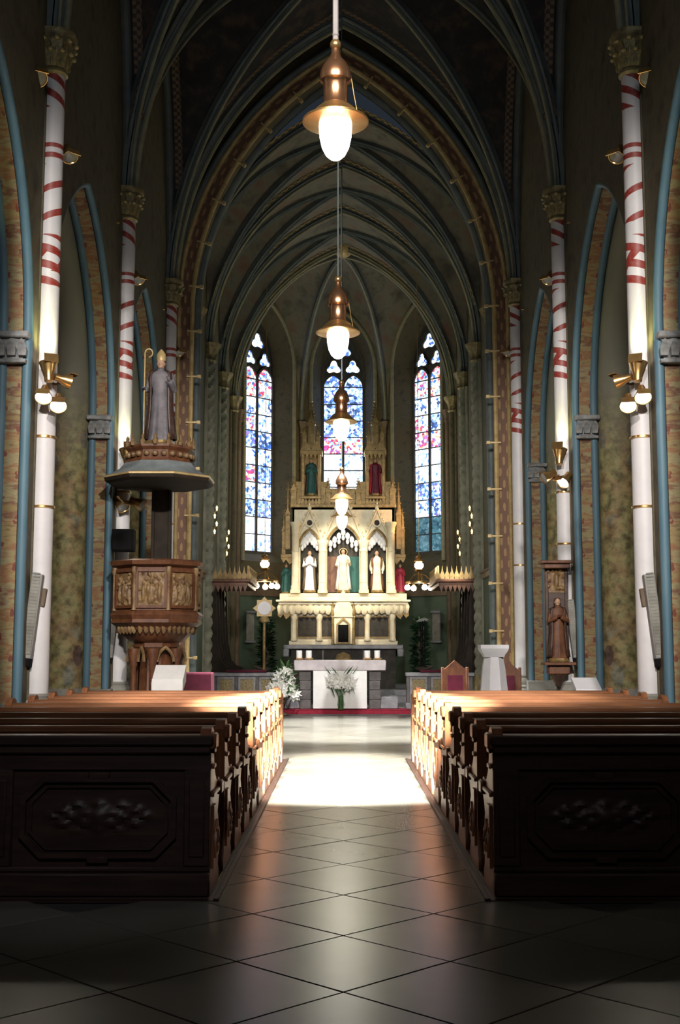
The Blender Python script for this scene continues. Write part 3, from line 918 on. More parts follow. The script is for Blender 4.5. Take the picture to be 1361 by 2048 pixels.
def relief(b, cx, cz, w_, h_, y, depth, blobs, nx=26, nz=18, sgn=-1):
    """carved field: a grid whose height is a sum of soft shapes; blobs (x, z, rx, rz, height) in -1..1"""
    rows = []
    for k in range(nz + 1):
        row = []
        for i in range(nx + 1):
            u, v = -1 + 2 * i / nx, -1 + 2 * k / nz; hgt = 0
            for bx, bz, rx, rz, am in blobs:
                d = ((u - bx) / rx) ** 2 + ((v - bz) / rz) ** 2
                if d < 1: hgt = max(hgt, am * sqrt(1 - d))
            row.append(b.bm.verts.new((cx + u * w_ / 2, y + sgn * depth * hgt, cz + v * h_ / 2)))
        rows.append(row)
    for k in range(nz):
        for i in range(nx): b.face([rows[k][i], rows[k][i + 1], rows[k + 1][i + 1], rows[k + 1][i]])
    return b


FLORAL = [(0, 0, .16, .34, 1), (0, .42, .1, .22, .7), (0, -.42, .1, .22, .7)]
for s in (-1, 1):
    FLORAL += [(s * .22, .16, .16, .2, .8), (s * .22, -.2, .16, .2, .8), (s * .44, .02, .16, .16, .7), (s * .62, .26, .13, .16, .8), (s * .62, -.24, .13, .16, .8), (s * .8, .04, .12, .14, .6), (s * .38, .46, .1, .13, .5), (s * .38, -.5, .1, .13, .5)]
OCT = lambda w_, h_, c: [(-w_ + c, -h_), (w_ - c, -h_), (w_, -h_ + c), (w_, h_ - c), (w_ - c, h_), (-w_ + c, h_), (-w_, h_ - c), (-w_, -h_ + c)]


def end_poly():
    p = [(-.06, 0), (.52, 0), (.52, .07), (.47, .11), (.43, .2), (.38, .34), (.40, .46), (.47, .54), (.53, .6), (.54, .66), (.49, .70), (.40, .69), (.30, .70), (.22, .76), (.16, .84), (.13, .92), (.15, .98), (.13, 1.04), (.06, 1.07), (-.02, 1.06), (-.07, 1.0), (-.06, .93), (-.03, .88), (-.03, .12), (-.06, .08)]
    return p


def make_pew(sg):
    """local origin: aisle end, back face; x runs outwards from the aisle"""
    t = thing('pew', '', 'pew')
    X = lambda a, c: sorted((sg * a, sg * c))
    for x in (0, PL - .07):
        e = obj('bench_end', B().prism(end_poly(), (sg * x, 0, 0), (0, 1, 0), (0, 0, 1), (sg, 0, 0), .07), 'wood_end', t)
        if x == 0:
            b = B()
            obj('end_knob', B().box(*X(-.035, .01), -.075, .10, .93, 1.03, .012), 'wood_end', e); obj('arm_knob', B().box(*X(-.03, .01), .38, .53, .59, .68, .012), 'wood_end', e)
            b = B(); b.prism([(.03, .16), (.30, .16), (.31, .3), (.28, .46), (.16, .56), (.03, .56)], (0, 0, 0), (0, 1, 0), (0, 0, 1), (-sg, 0, 0), .018)
            b.prism([(.07, .22), (.25, .22), (.25, .34), (.16, .46), (.07, .34)], (-sg * .018, 0, 0), (0, 1, 0), (0, 0, 1), (-sg, 0, 0), .012)
            for q in range(6):
                a = q * pi / 3; b.ball((-sg * .03, .15 + .05 * cos(a), .33 + .06 * sin(a)), .012, .026, .03, 8, 6)
            for z in (.62, .80, .9): obj('end_moulding', B().box(*X(-.022, .0), -.02, .1 if z > .7 else .36, z, z + .03, .006), 'wood_end', e)
            obj('end_carving', b, 'wood_end', e)
    obj('seat', B().box(*X(.06, PL - .06), .04, .46, .41, .45, .01), 'wood', t)
    b = B(); b.box(*X(.06, PL - .06), .0, .035, .1, .98)
    for k in range(3):
        xa = .16 + k * .82; b.box(*X(xa, xa + .7), .03, .045, .5, .88, .006)
    obj('backrest', b, 'wood', t)
    obj('top_rail', B().box(*X(.05, PL - .05), -.05, .09, .97, 1.02, .014), 'wood', t)
    obj('kneeler', B().box(*X(.08, PL - .08), .62, .76, .16, .2, .01), 'wood_dark', t)
    return t


LEDGE = lambda sg: B().box(*sorted((sg * .06, sg * (PL - .06))), -.26, -.02, .935, .96, .006)
for sg, s in ((-1, 'left'), (1, 'right')):
    proto = make_pew(sg); x0 = -.86 if sg < 0 else .97
    led = None
    for i in range(10):
        t = proto if i == 0 else dup(proto)
        t.location = (x0, PY + i * BS, .02); t['group'] = 'pews on the %s of the aisle' % s
        t['label'] = ('oak pew %s row from the viewer on the %s side of the aisle' % (ORD[i] if i else 'rearmost', s)) if i else 'rearmost oak pew with carved dark back panels on the %s side of the aisle' % s
        if i:
            if led is None: led = LEDGE(sg).mesh('book_ledge', 'wood')
            obj('book_ledge', led, parent=t)
    # carved back of the rearmost pew, facing the viewer
    t = proto; X = lambda a, c: sorted((sg * a, sg * c))
    obj('back_plinth', B().box(*X(.0, PL), -.075, 0, 0, .15, .012).box(*X(.0, PL), -.06, 0, .15, .19, .012), 'wood_dark', t)
    obj('back_cornice', B().box(*X(-.02, PL), -.10, 0, .955, 1.02, .012).box(*X(0, PL), -.075, 0, .9, .955, .012), 'wood_dark', t)
    obj('back_frieze', B().box(*X(.0, PL), -.045, 0, .80, .9), 'wood_dark', t)
    for xs in (.0, 1.28, PL - .17):
        b = B(); b.box(*X(xs, xs + .17), -.065, 0, .19, .80, .008); b.box(*X(xs + .035, xs + .135), -.08, -.06, .25, .74, .008)
        obj('stile', b, 'wood_dark', t)
    for xs in (.17, 1.45):
        wd = 1.11 if xs < 1 else 1.0
        cx = sg * (xs + wd / 2)
        b = B(); b.box(cx - wd / 2, cx + wd / 2, -.02, 0, .19, .80)
        pn = obj('back_panel', b, 'wood_dark', t)
        b = B(); b.frame(OCT(wd / 2 - .05, .255, .13), OCT(wd / 2 - .085, .225, .12), (cx, -.02, .495), (1, 0, 0), (0, 0, 1), (0, -1, 0), .035)
        b.frame(OCT(wd / 2 - .105, .205, .11), OCT(wd / 2 - .125, .188, .10), (cx, -.02, .495), (1, 0, 0), (0, 0, 1), (0, -1, 0), .02)
        b.box(cx - .07, cx + .07, -.06, -.02, .735, .785, .01); b.box(cx - .07, cx + .07, -.06, -.02, .205, .255, .01)
        obj('octagon_moulding', b, 'wood_dark', pn)
        obj('floral_carving', relief(B(), cx, .495, wd - .36, .34, -.021, .04, FLORAL), 'wood_dark', pn)
    # low desk in front of the first row
    d = thing('pew_desk', 'low oak kneeling desk closing the front of the pews on the %s' % s, 'desk', (x0, PY + 10 * BS + .25, .02))
    obj('panel', B().box(*X(.06, PL - .06), .0, .04, .1, .82).box(*X(.2, 1.2), -.015, 0, .2, .7, .01).box(*X(1.4, 2.4), -.015, 0, .2, .7, .01), 'wood', d)
    obj('sloping_top', B().prism([(-.28, .78), (.08, .86), (.08, .89), (-.28, .81)], (sg * .03, 0, 0), (0, 1, 0), (0, 0, 1), (sg, 0, 0), PL - .06), 'wood', d)
    for x in (0, PL - .06):
        obj('desk_end', B().prism([(-.24, 0), (.1, 0), (.1, .9), (.0, .94), (-.1, .86), (-.24, .8), (-.2, .6), (-.12, .4), (-.2, .12)], (sg * x, 0, 0), (0, 1, 0), (0, 0, 1), (sg, 0, 0), .06), 'wood_end', d)
    # boarded podium below the pews
    pod = thing('pew_podium', 'low boarded podium under the pews on the %s' % s, 'platform', (x0, PY - .1, 0))
    b = B(); b.box(*X(-.06, PL + .1), 0, 9.7, -.008, .008); b.box(*X(-.07, -.03), 0, 9.7, -.008, .019, .004)
    obj('kerb', b, 'wood_dark', pod)
    bm_ = B(); bm_.box(0, PL + .05, -.118, .118, .008, .02, .003); me = bm_.mesh('board', 'wood_dark', 0)
    for k in range(40):
        obj('board', me, parent=pod, loc=(0 if sg > 0 else -PL - .05, .13 + k * .24, 0))


# ================================================================== FIGURES
def figure(name, label, loc, h, robe, rotz=0, mantle=None, mitre=None, arms='fold', group=None, staff=None, cat='statue', base=True, seed=0, halo=False):
    """draped standing figure of height h facing -y"""
    rnd = random.Random(seed)
    t = thing(name, label, cat, loc, rotz, group)
    H = h; z0 = .06 * H if base else 0; k = (H - z0)
    b = B()
    prof = [(0, .155, .12), (.03, .15, .118), (.12, .135, .105), (.26, .118, .092), (.40, .108, .085), (.50, .105, .08), (.58, .092, .07), (.64, .098, .072), (.72, .118, .074), (.79, .122, .07), (.82, .10, .06), (.845, .045, .045), (.87, .037, .04)]
    rings = []
    ph = rnd.random() * 6
    for zz, rx, ry in prof:
        ring = []
        for i in range(36):
            a = 2 * pi * i / 36; f = 1 + .09 * max(0, 1 - zz / .62) * (sin(9 * a + ph) * .7 + sin(14 * a + ph * 2) * .4)
            ring.append((rx * k * f * cos(a), ry * k * f * sin(a), z0 + zz * k))
        rings.append(ring)
    b.loft(rings)
    # head
    hz = z0 + .925 * k
    b.ball((0, -.008 * k, hz), .048 * k, .056 * k, .066 * k, 16, 12)
    b.ball((0, -.06 * k, hz - .012 * k), .010 * k, .016 * k, .02 * k, 8, 6)            # nose
    b.ball((0, -.040 * k, hz - .045 * k), .024 * k, .022 * k, .02 * k, 8, 6)           # chin
    for s in (-1, 1):
        b.ball((s * .048 * k, -.002 * k, hz - .008 * k), .008 * k, .014 * k, .018 * k, 6, 6)  # ears
    sh = z0 + .80 * k
    hands = []
    for s in (-1, 1):
        if arms == 'fold': el, ha = (s * .15, -.05, .60), (s * .02, -.14, .68)
        elif arms == 'bless': el, ha = ((s * .16, -.03, .60), (s * .12, -.17, .70)) if s > 0 else ((s * .16, -.02, .60), (s * .17, -.13, .60))
        elif arms == 'cross': el, ha = (s * .23, .0, .83), (s * .36, .0, .87)
        else: el, ha = (s * .16, .0, .60), (s * .14, -.09, .47)
        S, E, Hn = Vector((s * .105 * k, 0, sh)), Vector((el[0] * k, el[1] * k, z0 + el[2] * k)), Vector((ha[0] * k, ha[1] * k, z0 + ha[2] * k))
        b.tube([S, S.lerp(E, .5), E, E.lerp(Hn, .5), E.lerp(Hn, .84)], [.042 * k, .042 * k, .038 * k, .040 * k, .036 * k], 10)
        d = (Hn - E).normalized(); side = d.cross(Vector((0, 0, 1))).normalized()
        p = E.lerp(Hn, .86)
        b.tube([p, p + d * .025 * k, p + d * .055 * k], [.016 * k, .021 * k, .02 * k], 8)
        for q in range(4):
            o_ = p + d * .05 * k + side * (q - 1.5) * .0105 * k; ln = (.040, .047, .044, .034)[q] * k
            b.tube([o_, o_ + d * ln * .55, o_ + d * ln - Vector((0, 0, ln * .22))], [.0068 * k, .0064 * k, .0045 * k], 6)
        b.tube([p + d * .012 * k, p + d * .03 * k + Vector((0, 0, .02 * k)) - side * s * .012 * k, p + d * .05 * k + Vector((0, 0, .028 * k)) - side * s * .012 * k], [.008 * k, .008 * k, .005 * k], 6)
        hands.append(p)
    mt, nt, bs = base_fig(robe, z0 + .868 * k)
    body = obj('body', b, mt, t)
    rm = body.modifiers.new('remesh', 'REMESH'); rm.mode = 'VOXEL'; rm.voxel_size = max(.007, h * .0075); rm.use_smooth_shade = True
    # hair and headgear
    if mitre:
        b = B(); rr = []
        for zz, rx, ry in ((.955, .052, .058), (1.0, .056, .06), (1.04, .052, .045), (1.075, .03, .022), (1.10, .006, .006)):
            rr.append([(rx * k * cos(a), ry * k * sin(a) + .004 * k, z0 + zz * k) for a in (2 * pi * i / 16 for i in range(16))])
        b.loft(rr)
        for s in (-1, 1): b.box(s * .02 * k - .008 * k, s * .02 * k + .008 * k, .05 * k, .06 * k, z0 + .80 * k, z0 + .97 * k)
        obj('mitre', b, mitre, t)
    b = B(); rr = []
    for zz, rx, ry, oy in ((.86, .052, .04, .03), (.90, .056, .05, .022), (.95, .056, .058, .012), (.985, .042, .046, .008), (1.0, .01, .01, .006)):
        rr.append([(rx * k * cos(a), ry * k * sin(a) + oy * k, z0 + zz * k) for a in (2 * pi * i / 16 for i in range(16))])
    b.loft(rr); obj('hair', b, 'wood_dark', t)
    if mantle:
        b = B(); outer = []
        for zz, r in ((.02, .185), (.2, .16), (.4, .14), (.6, .135), (.74, .145), (.81, .128), (.845, .06)):
            ring = []
            for i in range(25):
                a = -pi / 2 + .75 + (2 * pi - 1.5) * i / 24; f = 1 + .05 * (1 - zz) * sin(11 * a)
                ring.append((r * k * f * cos(a), r * .74 * k * f * sin(a) + .004 * k, z0 + zz * k))
            outer.append(ring)
        b.loft(outer, closed=False)
        mo = obj('mantle', b, mantle, t)
        so = mo.modifiers.new('thick', 'SOLIDIFY'); so.thickness = .012 * k; so.offset = 1
    if staff:
        p = hands[0]
        b = B(); b.tube([(p.x, p.y - .02 * k, z0), (p.x, p.y - .02 * k, z0 + 1.02 * k)], .009 * k, 8)
        b.tube([(p.x, p.y - .02 * k, z0 + 1.0 * k)] + [(p.x + .045 * k * (1 - cos(a)) , p.y - .02 * k, z0 + 1.02 * k + .05 * k * sin(a)) for a in (i * pi * 1.5 / 8 for i in range(9))], .009 * k, 6)
        obj('crozier', b, staff, t)
    if halo:
        b = B(); b.lathe([(.085 * k, -.004 * k), (.1 * k, -.004 * k), (.1 * k, .004 * k), (.085 * k, .004 * k), (.085 * k, -.004 * k)], 24)
        b.move(Matrix.Translation((0, .05 * k, hz)) @ Matrix.Rotation(pi / 2, 4, 'X')); obj('halo', b, 'gold', t)
    if base:
        b = B(); b.lathe([(.17 * k, 0), (.18 * k, .02 * H), (.165 * k, .035 * H), (.165 * k, .06 * H)], 8, a0=pi / 8); obj('pedestal', b, 'altar_gold', t)
    return t


def base_fig(robe, zneck):
    m, nt, b = base('figure_' + robe, .6)
    z = sep(nt, coords(nt))[2]
    src = M[robe].node_tree
    c = [n for n in src.nodes if n.type == 'VALTORGB']
    a0, a1 = (c[0].color_ramp.elements[0].color, c[0].color_ramp.elements[-1].color)
    g = ramp(nt, noise(nt, coords(nt), 5, 4), [(.35, a0), (.65, a1)])
    nt.links.new(mix(nt, math_(nt, 'GREATER_THAN', z, zneck), g, (.46, .29, .19)), b.inputs[0])
    return m, nt, b


# ================================================================== HIGH ALTAR
AY = 34.6        # front plane of the retable
ha = thing('high_altar', 'cream and gold neo-gothic high altar with three arches, gables and pinnacles under the centre window', 'altar', (0, AY, 0))


def A(name, b, m, parent=ha, smooth=40): return obj(name, b, m, parent, smooth)


b = B(); b.box(-1.72, 1.72, -.5, .7, 1.58, 1.70, .02); A('mensa_slab', b, 'grey_marble')
for s in (-1, 1): A('slab_edge', B().box(*sorted((s * 1.55, s * 1.74)), -.52, .6, 1.36, 1.60, .03), 'grey_marble')
b = B(); b.box(-1.5, 1.5, -.38, .7, .45, 1.58); A('frontal', b, 'recess')
b = B(); b.lathe([(0, 0), (.2, .0), (.24, .02), (.2, .04), (.17, .03), (0, .05)], 24, lobes=(8, .06)); b.move(Matrix.Translation((0, -.38, 1.25)) @ Matrix.Rotation(pi / 2, 4, 'X')); A('gold_medallion', b, 'altar_gold')
for s in (-1, 1):
    for x in (.55, 1.0): A('frontal_pilaster', B().box(*sorted((s * x, s * (x + .07))), -.42, -.37, .45, 1.56, .01), 'dark_marble')
# predella
b = B(); b.box(-1.58, 1.58, -.05, .6, 1.70, 1.82, .015); b.box(-1.52, 1.52, 0, .6, 1.82, 2.62); A('predella', b, 'cream')
for s in (-1, 1):
    for x0, x1, in ((.28, .62), (.78, 1.32)):
        b = B(); xa, xb = sorted((s * x0, s * x1)); b.box(xa, xb, -.012, .02, 1.94, 2.5)
        pz = A('reliquary_pane', b, 'recess')
        b = B(); b.frame([(xa - .03, 1.9), (xb + .03, 1.9), (xb + .03, 2.54), (xa - .03, 2.54)], [(xa, 1.94), (xb, 1.94), (xb, 2.5), (xa, 2.5)], (0, -.015, 0), (1, 0, 0), (0, 0, 1), (0, -1, 0), .03)
        obj('gilt_frame', b, 'altar_gold', pz)
    for x in (.70, 1.43):
        b = B(); b.lathe([(.1, 1.82), (.1, 1.88), (.075, 1.92), (.07, 2.4), (.09, 2.44), (.12, 2.54), (.12, 2.6)], 14, (s * x, -.07, 0)); A('predella_column', b, 'cream')
# cornice with hanging foliage
b = B(); b.box(-1.95, 1.95, -.35, .6, 2.94, 3.0, .015); b.box(-1.88, 1.88, -.28, .6, 2.86, 2.94, .015); b.box(-1.72, 1.72, -.14, .6, 2.62, 2.86); A('cornice', b, 'cream')
for k in range(22):
    x = -1.82 + 3.64 * k / 21
    if abs(x) < .36: continue
    b = B(); b.lathe([(.0, -.16), (.04, -.13), (.07, -.04), (.085, .06), (.06, .13), (0, .14)], 8, (x, -.22, 2.72 + (.03 if k % 2 else 0)), sy=.7, lobes=(4, .2)); A('cornice_leaf', b, 'cream')
b = B()
for s in (-1, 1): b.prism([(1.5, 2.62), (1.9, 2.88), (1.9, 2.55), (1.82, 2.48), (1.74, 2.58), (1.66, 2.44), (1.58, 2.5)], (0, -.2, 0), (s, 0, 0), (0, 0, 1), (0, 1, 0), .6)
A('cornice_bracket', b, 'altar_gold')
# tabernacle
b = B(); b.box(-.27, .27, -.28, .1, 1.72, 2.55, .015); b.prism([(-.34, 2.5), (.34, 2.5), (.3, 2.66), (.12, 3.1), (0, 3.3), (-.12, 3.1), (-.3, 2.66)], (0, -.32, 0), (1, 0, 0), (0, 0, 1), (0, 1, 0), .36)
tb_ = A('tabernacle', b, 'cream')
b = B(); b.box(-.15, .15, -.30, -.27, 1.78, 2.28, .01)
for q in range(2):
    b.box(-.13 + .14 * q, -.01 + .14 * q, -.312, -.295, 1.84, 2.2, .01)
obj('tabernacle_door', b, 'black', tb_)
b = B(); b.frame([(-.2, 1.74), (.2, 1.74), (.2, 2.3), (0, 2.5), (-.2, 2.3)], [(-.155, 1.78), (.155, 1.78), (.155, 2.28), (0, 2.42), (-.155, 2.28)], (0, -.285, 0), (1, 0, 0), (0, 0, 1), (0, -1, 0), .04); obj('door_frame', b, 'altar_gold', tb_)
for s in (-1, 1):
    b = B(); b.lathe([(.06, 1.72), (.04, 1.78), (.04, 2.5), (.06, 2.56), (.05, 2.7), (0, 3.0)], 10, (s * .3, -.28, 0)); obj('tabernacle_pinnacle', b, 'altar_gold', tb_)
# plinth course and the body with three arched niches
b = B(); b.box(-1.68, 1.68, -.12, .6, 3.0, 3.1, .012); b.box(-1.6, 1.6, -.06, .6, 3.1, 3.2, .012); A('plinth_course', b, 'cream')
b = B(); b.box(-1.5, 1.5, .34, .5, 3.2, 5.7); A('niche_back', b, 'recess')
N3 = [(-.99, .27, 4.55, .48), (0, .47, 4.5, .68), (.99, .27, 4.55, .48)]
b = B(); bm = b.bm
xs = sorted({-1.5, 1.5} | {c - w_ for c, w_, _, _ in N3} | {c + w_ for c, w_, _, _ in N3})


def colface(xa, za, xb, zb, y): bm.faces.new([bm.verts.new(p) for p in ((xa, y, za), (xb, y, zb), (xb, y, 5.72), (xa, y, 5.72))])


edge = -1.5
for c, w_, zs_, r_ in N3:
    for y in (0, .3):
        bm.faces.new([bm.verts.new(p) for p in ((edge, y, 3.2), (c - w_, y, 3.2), (c - w_, y, 5.72), (edge, y, 5.72))])
        P = arc_path(w_, zs_, r_, 10)
        for (xa, za), (xb, zb) in zip(P, P[1:]): colface(c + xa, za, c + xb, zb, y)
    b.sweep([(0, 0), (-.34, 0)], arc_path(w_, zs_, r_, 10, 3.2), (1, 0, 0), (c, 0, 0), closed=False)
    edge = c + w_
for y in (0, .3): bm.faces.new([bm.verts.new(p) for p in ((edge, y, 3.2), (1.5, y, 3.2), (1.5, y, 5.72), (edge, y, 5.72))])
b.box(-1.5, -1.44, 0, .5, 3.2, 5.72); b.box(1.44, 1.5, 0, .5, 3.2, 5.72); b.box(-1.5, 1.5, 0, .5, 5.66, 5.74)
A('arcade_front', b, 'cream')
for c, w_, zs_, r_ in N3:
    A('arch_moulding', B().sweep(circle(.035, 8, .02, -.02), arc_path(w_ + .02, zs_, r_ + .03, 12), (1, 0, 0), (c, 0, 0)), 'altar_gold')
    # ornamental baldachin hanging in the arch head
    b = B()
    for q in range(7):
        x = c + (q - 3) * w_ * .27; zz = zs_ + .10 + .30 * (1 - abs(q - 3) / 3.6) * r_ / .5
        b.ball((x, .16, zz), .07, .06, .11, 8, 6)
        b.ball((x, .14, zz - .17), .05, .05, .08, 8, 6)
    A('niche_canopy', b, 'white')
    # gable over the arch
    gh = .98 if abs(c) < .1 else .62; gw = w_ + .12; gz = zs_ + r_ * .35
    b = B()
    for s in (-1, 1):
        b.tube([(c + s * gw, -.06, gz), (c, -.06, zs_ + r_ + gh)], .03, 8)
        for q in range(1, 6):
            f = q / 6; b.ball((c + s * gw * (1 - f) + s * .045, -.06, gz + (zs_ + r_ + gh - gz) * f + .03), .035, .03, .045, 6, 5)
    b.ball((c, -.06, zs_ + r_ + gh + .06), .06, .05, .09, 8, 6); b.ball((c, -.06, zs_ + r_ + gh + .17), .03, .03, .06, 8, 6)
    b.frame(circle(.13, 16, c, zs_ + r_ + gh * .38), circle(.085, 16, c, zs_ + r_ + gh * .38), (0, -.04, 0), (1, 0, 0), (0, 0, 1), (0, -1, 0), .04)
    A('gable', b, 'cream')
    A('gable_eye', B().prism(circle(.08, 12, c, zs_ + r_ + gh * .38), (0, -.012, 0), (1, 0, 0), (0, 0, 1), (0, -1, 0), .01), 'recess')
for x, top in ((-1.40, 5.28), (-.60, 4.75), (.60, 4.75), (1.40, 5.28)):
    b = B(); b.lathe([(.15, 3.2), (.15, 3.28), (.125, 3.33), (.13, 3.4), (.11, 3.44), (.105, top - .35), (.12, top - .32), (.11, top - .28), (.13, top - .14), (.17, top - .05), (.17, top)], 18, (x, -.1, 0))
    for z in (3.5, 4.4): b.lathe([(.11, z), (.12, z + .015), (.11, z + .03)], 18, (x, -.1, 0))
    A('altar_column', b, 'cream')
# brattishing and upper storey
b = B(); b.box(-1.56, 1.56, -.08, .5, 5.72, 5.82, .01)
for k in range(31):
    x = -1.5 + 3.0 * k / 30; b.prism([(-.035, 0), (.035, 0), (.05, .06), (0, .16), (-.05, .06)], (x, -.05, 5.82), (1, 0, 0), (0, 0, 1), (0, 1, 0), .05)
A('brattishing', b, 'altar_gold')


def spire(x, y, z0, z1, w_, m, nm='pinnacle', crock=4):
    b = B(); h = z1 - z0; sh = z0 + h * .52
    b.box(x - w_, x + w_, y - w_, y + w_, z0, sh, .008); b.box(x - w_ * 1.25, x + w_ * 1.25, y - w_ * 1.25, y + w_ * 1.25, sh - .04, sh, .008)
    for s in (-1, 1): b.prism([(-w_ * 1.1, 0), (w_ * 1.1, 0), (0, w_ * 2.6)], (x, y + s * w_ * 1.1, sh), (1, 0, 0), (0, 0, 1), (0, s, 0), .012)
    b.lathe([(w_ * 1.0, sh), (w_ * .12, z1 - .06), (w_ * .12, z1 - .04), (w_ * .5, z1 - .02), (0, z1)], 8, (x, y, 0), a0=pi / 8)
    for q in range(crock):
        f = (q + .6) / (crock + .6); r = w_ * (1 - f * .88)
        for s in (-1, 1): b.ball((x + s * (r + .01), y, sh + (z1 - sh) * f), w_ * .28, w_ * .22, w_ * .3, 6, 4)
    return A(nm, b, m)


for s in (-1, 1):
    spire(s * 1.46, 0, 5.74, 6.65, .085, 'altar_gold'); spire(s * .44, 0, 5.74, 6.6, .075, 'altar_gold')
    spire(s * 1.64, .2, 4.5, 6.5, .075, 'altar_gold'); spire(s * 1.76, .3, 4.35, 5.75, .06, 'altar_gold')
    b = B(); b.box(*sorted((s * 1.5, s * 1.84)), .1, .5, 4.25, 4.36, .01); b.prism([(1.5, 4.25), (1.84, 4.25), (1.76, 4.1), (1.68, 4.2), (1.58, 4.05), (1.5, 4.12)], (0, .12, 0), (s, 0, 0), (0, 0, 1), (0, 1, 0), .36); A('side_canopy', b, 'altar_gold')
    b = B(); b.box(*sorted((s * 1.5, s * 1.86)), .05, .5, 3.0, 3.2, .01); A('side_ledge', b, 'cream')
    # tabernacle tower with its open niche
    X0 = s * .95
    b = B()
    for dx in (-.24, .24):
        b.box(X0 + dx - .045, X0 + dx + .045, -.02, .07, 5.74, 7.35, .006); b.box(X0 + dx - .045, X0 + dx + .045, .3, .39, 5.74, 7.35, .006)
    b.box(X0 - .3, X0 + .3, -.05, .4, 5.98, 6.06, .01); b.box(X0 - .24, X0 + .24, .3, .34, 6.0, 7.3); A('niche_tower', b, 'altar_gold')
    b = B(); b.box(X0 - .33, X0 + .33, -.08, .42, 7.3, 7.42, .01)
    for dx in (-.16, .16): b.prism([(-.17, 7.42), (.17, 7.42), (0, 7.72)], (X0 + dx, -.06, 0), (1, 0, 0), (0, 0, 1), (0, 1, 0), .05)
    for q in range(5): b.prism([(-.05, 0), (.05, 0), (.0, -.13)], (X0 - .24 + .12 * q, -.07, 7.3), (1, 0, 0), (0, 0, 1), (0, 1, 0), .04)
    A('tower_canopy', b, 'altar_gold')
    for dx in (-.2, .2): spire(X0 + dx, 0, 7.42, 8.3, .055, 'altar_gold', 'spirelet', 3)
    spire(X0, .12, 7.5, 8.95, .1, 'altar_gold', 'tower_spire', 6)
    b = B(); b.box(*sorted((s * .45, s * .66)), .05, .09, 5.82, 6.5); b.box(*sorted((s * 1.24, s * 1.42)), .05, .09, 5.82, 6.5)
    for xx in (s * .555, s * 1.33):
        for q in range(3): b.box(xx - .075 + .06 * q, xx - .045 + .06 * q, .02, .06, 5.9, 6.42)
    A('traceried_panel', b, 'altar_gold')
b = B(); b.box(-.4, .4, .1, .14, 5.82, 6.3)
for q in range(5): b.box(-.34 + .16 * q, -.30 + .16 * q, .05, .11, 5.86, 6.3); 
b.lathe([(.12, 6.2), (.05, 6.3), (.05, 6.5), (.1, 6.55), (0, 6.8)], 8, (0, .1, 0)); A('centre_panel', b, 'altar_gold')
A('niche_panel', B().box(-.46, -.08, .32, .34, 3.25, 4.3), 'wood_red'); A('niche_panel', B().box(.08, .46, .32, .34, 3.25, 4.3), 'teal')

figure('saint_statue', 'pale robed statue in the left arched niche of the high altar', (-.99, AY + .17, 3.22), 1.25, 'white', mantle='brown', arms='fold', group='statues in the altar niches', seed=1)
figure('saint_statue', 'pale robed statue in the right arched niche of the high altar', (.99, AY + .17, 3.22), 1.25, 'cream', mantle='wood_red', arms='down', group='statues in the altar niches', seed=2)
figure('saint_statue', 'pale gold figure with raised hand in the centre arch of the high altar', (0, AY + .17, 3.22), 1.3, 'cream', mantle='white', arms='bless', group='statues in the altar niches', seed=3, halo=True)
figure('saint_statue', 'dark robed statue in the upper left niche tower of the altar', (-.95, AY + .15, 6.07), 1.15, 'teal', mantle='wood_dark', arms='fold', group='statues in the altar towers', seed=4)
figure('saint_statue', 'statue in dark red mantle in the upper right niche tower of the altar', (.95, AY + .15, 6.07), 1.15, 'crimson', mantle='red', arms='bless', group='statues in the altar towers', seed=5)
figure('saint_statue', 'statue in bright red robe standing outside the right altar column', (1.68, AY + .26, 3.2), .88, 'red', mantle='red', arms='fold', group='statues beside the altar columns', seed=6)
figure('saint_statue', 'statue in teal robe standing outside the left altar column', (-1.68, AY + .26, 3.2), .88, 'teal', mantle='teal', arms='fold', group='statues beside the altar columns', seed=7)

# ================================================================== FREE STANDING ALTAR, FLOWERS, CANDLES
fa = thing('stone_altar', 'free standing pinkish stone altar with white cloth frontal before the high altar', 'altar', (-.08, 29.9, .112))
obj('mensa', B().box(-1.14, 1.14, -.42, .5, .94, 1.2, .02), 'marble', fa)
for s in (-1, 1):
    b = B()
    for q in range(4): b.box(*sorted((s * .72, s * (1.0 + .02 * (q % 2)))), -.28, .4, .0 + .235 * q, .23 + .235 * q, .01)
    obj('altar_pier', b, 'dark_marble', fa)
obj('altar_foot', B().box(.95, 1.45, -.2, .5, 0, .3, .02).box(-1.4, -.95, -.2, .5, 0, .3, .02), 'grey_marble', fa)
b = B(); n = 40
outl = []
for k in range(9):
    z = .02 + .92 * k / 8; ring = []
    for i in range(n):
        u = i / n * 4; w_ = .66; d_ = .3
        x, y = ((-w_ + 2 * w_ * (u % 1), -d_) if u < 1 else (w_, -d_ + 2 * d_ * (u % 1)) if u < 2 else (w_ - 2 * w_ * (u % 1), d_) if u < 3 else (-w_, d_ - 2 * d_ * (u % 1)))
        f = 1 + .012 * sin(u * 9) * (1 - k / 8)
        ring.append((x * f, -.12 + y * f, z))
    outl.append(ring)
b.loft(outl); obj('cloth_frontal', b, 'cloth', fa)

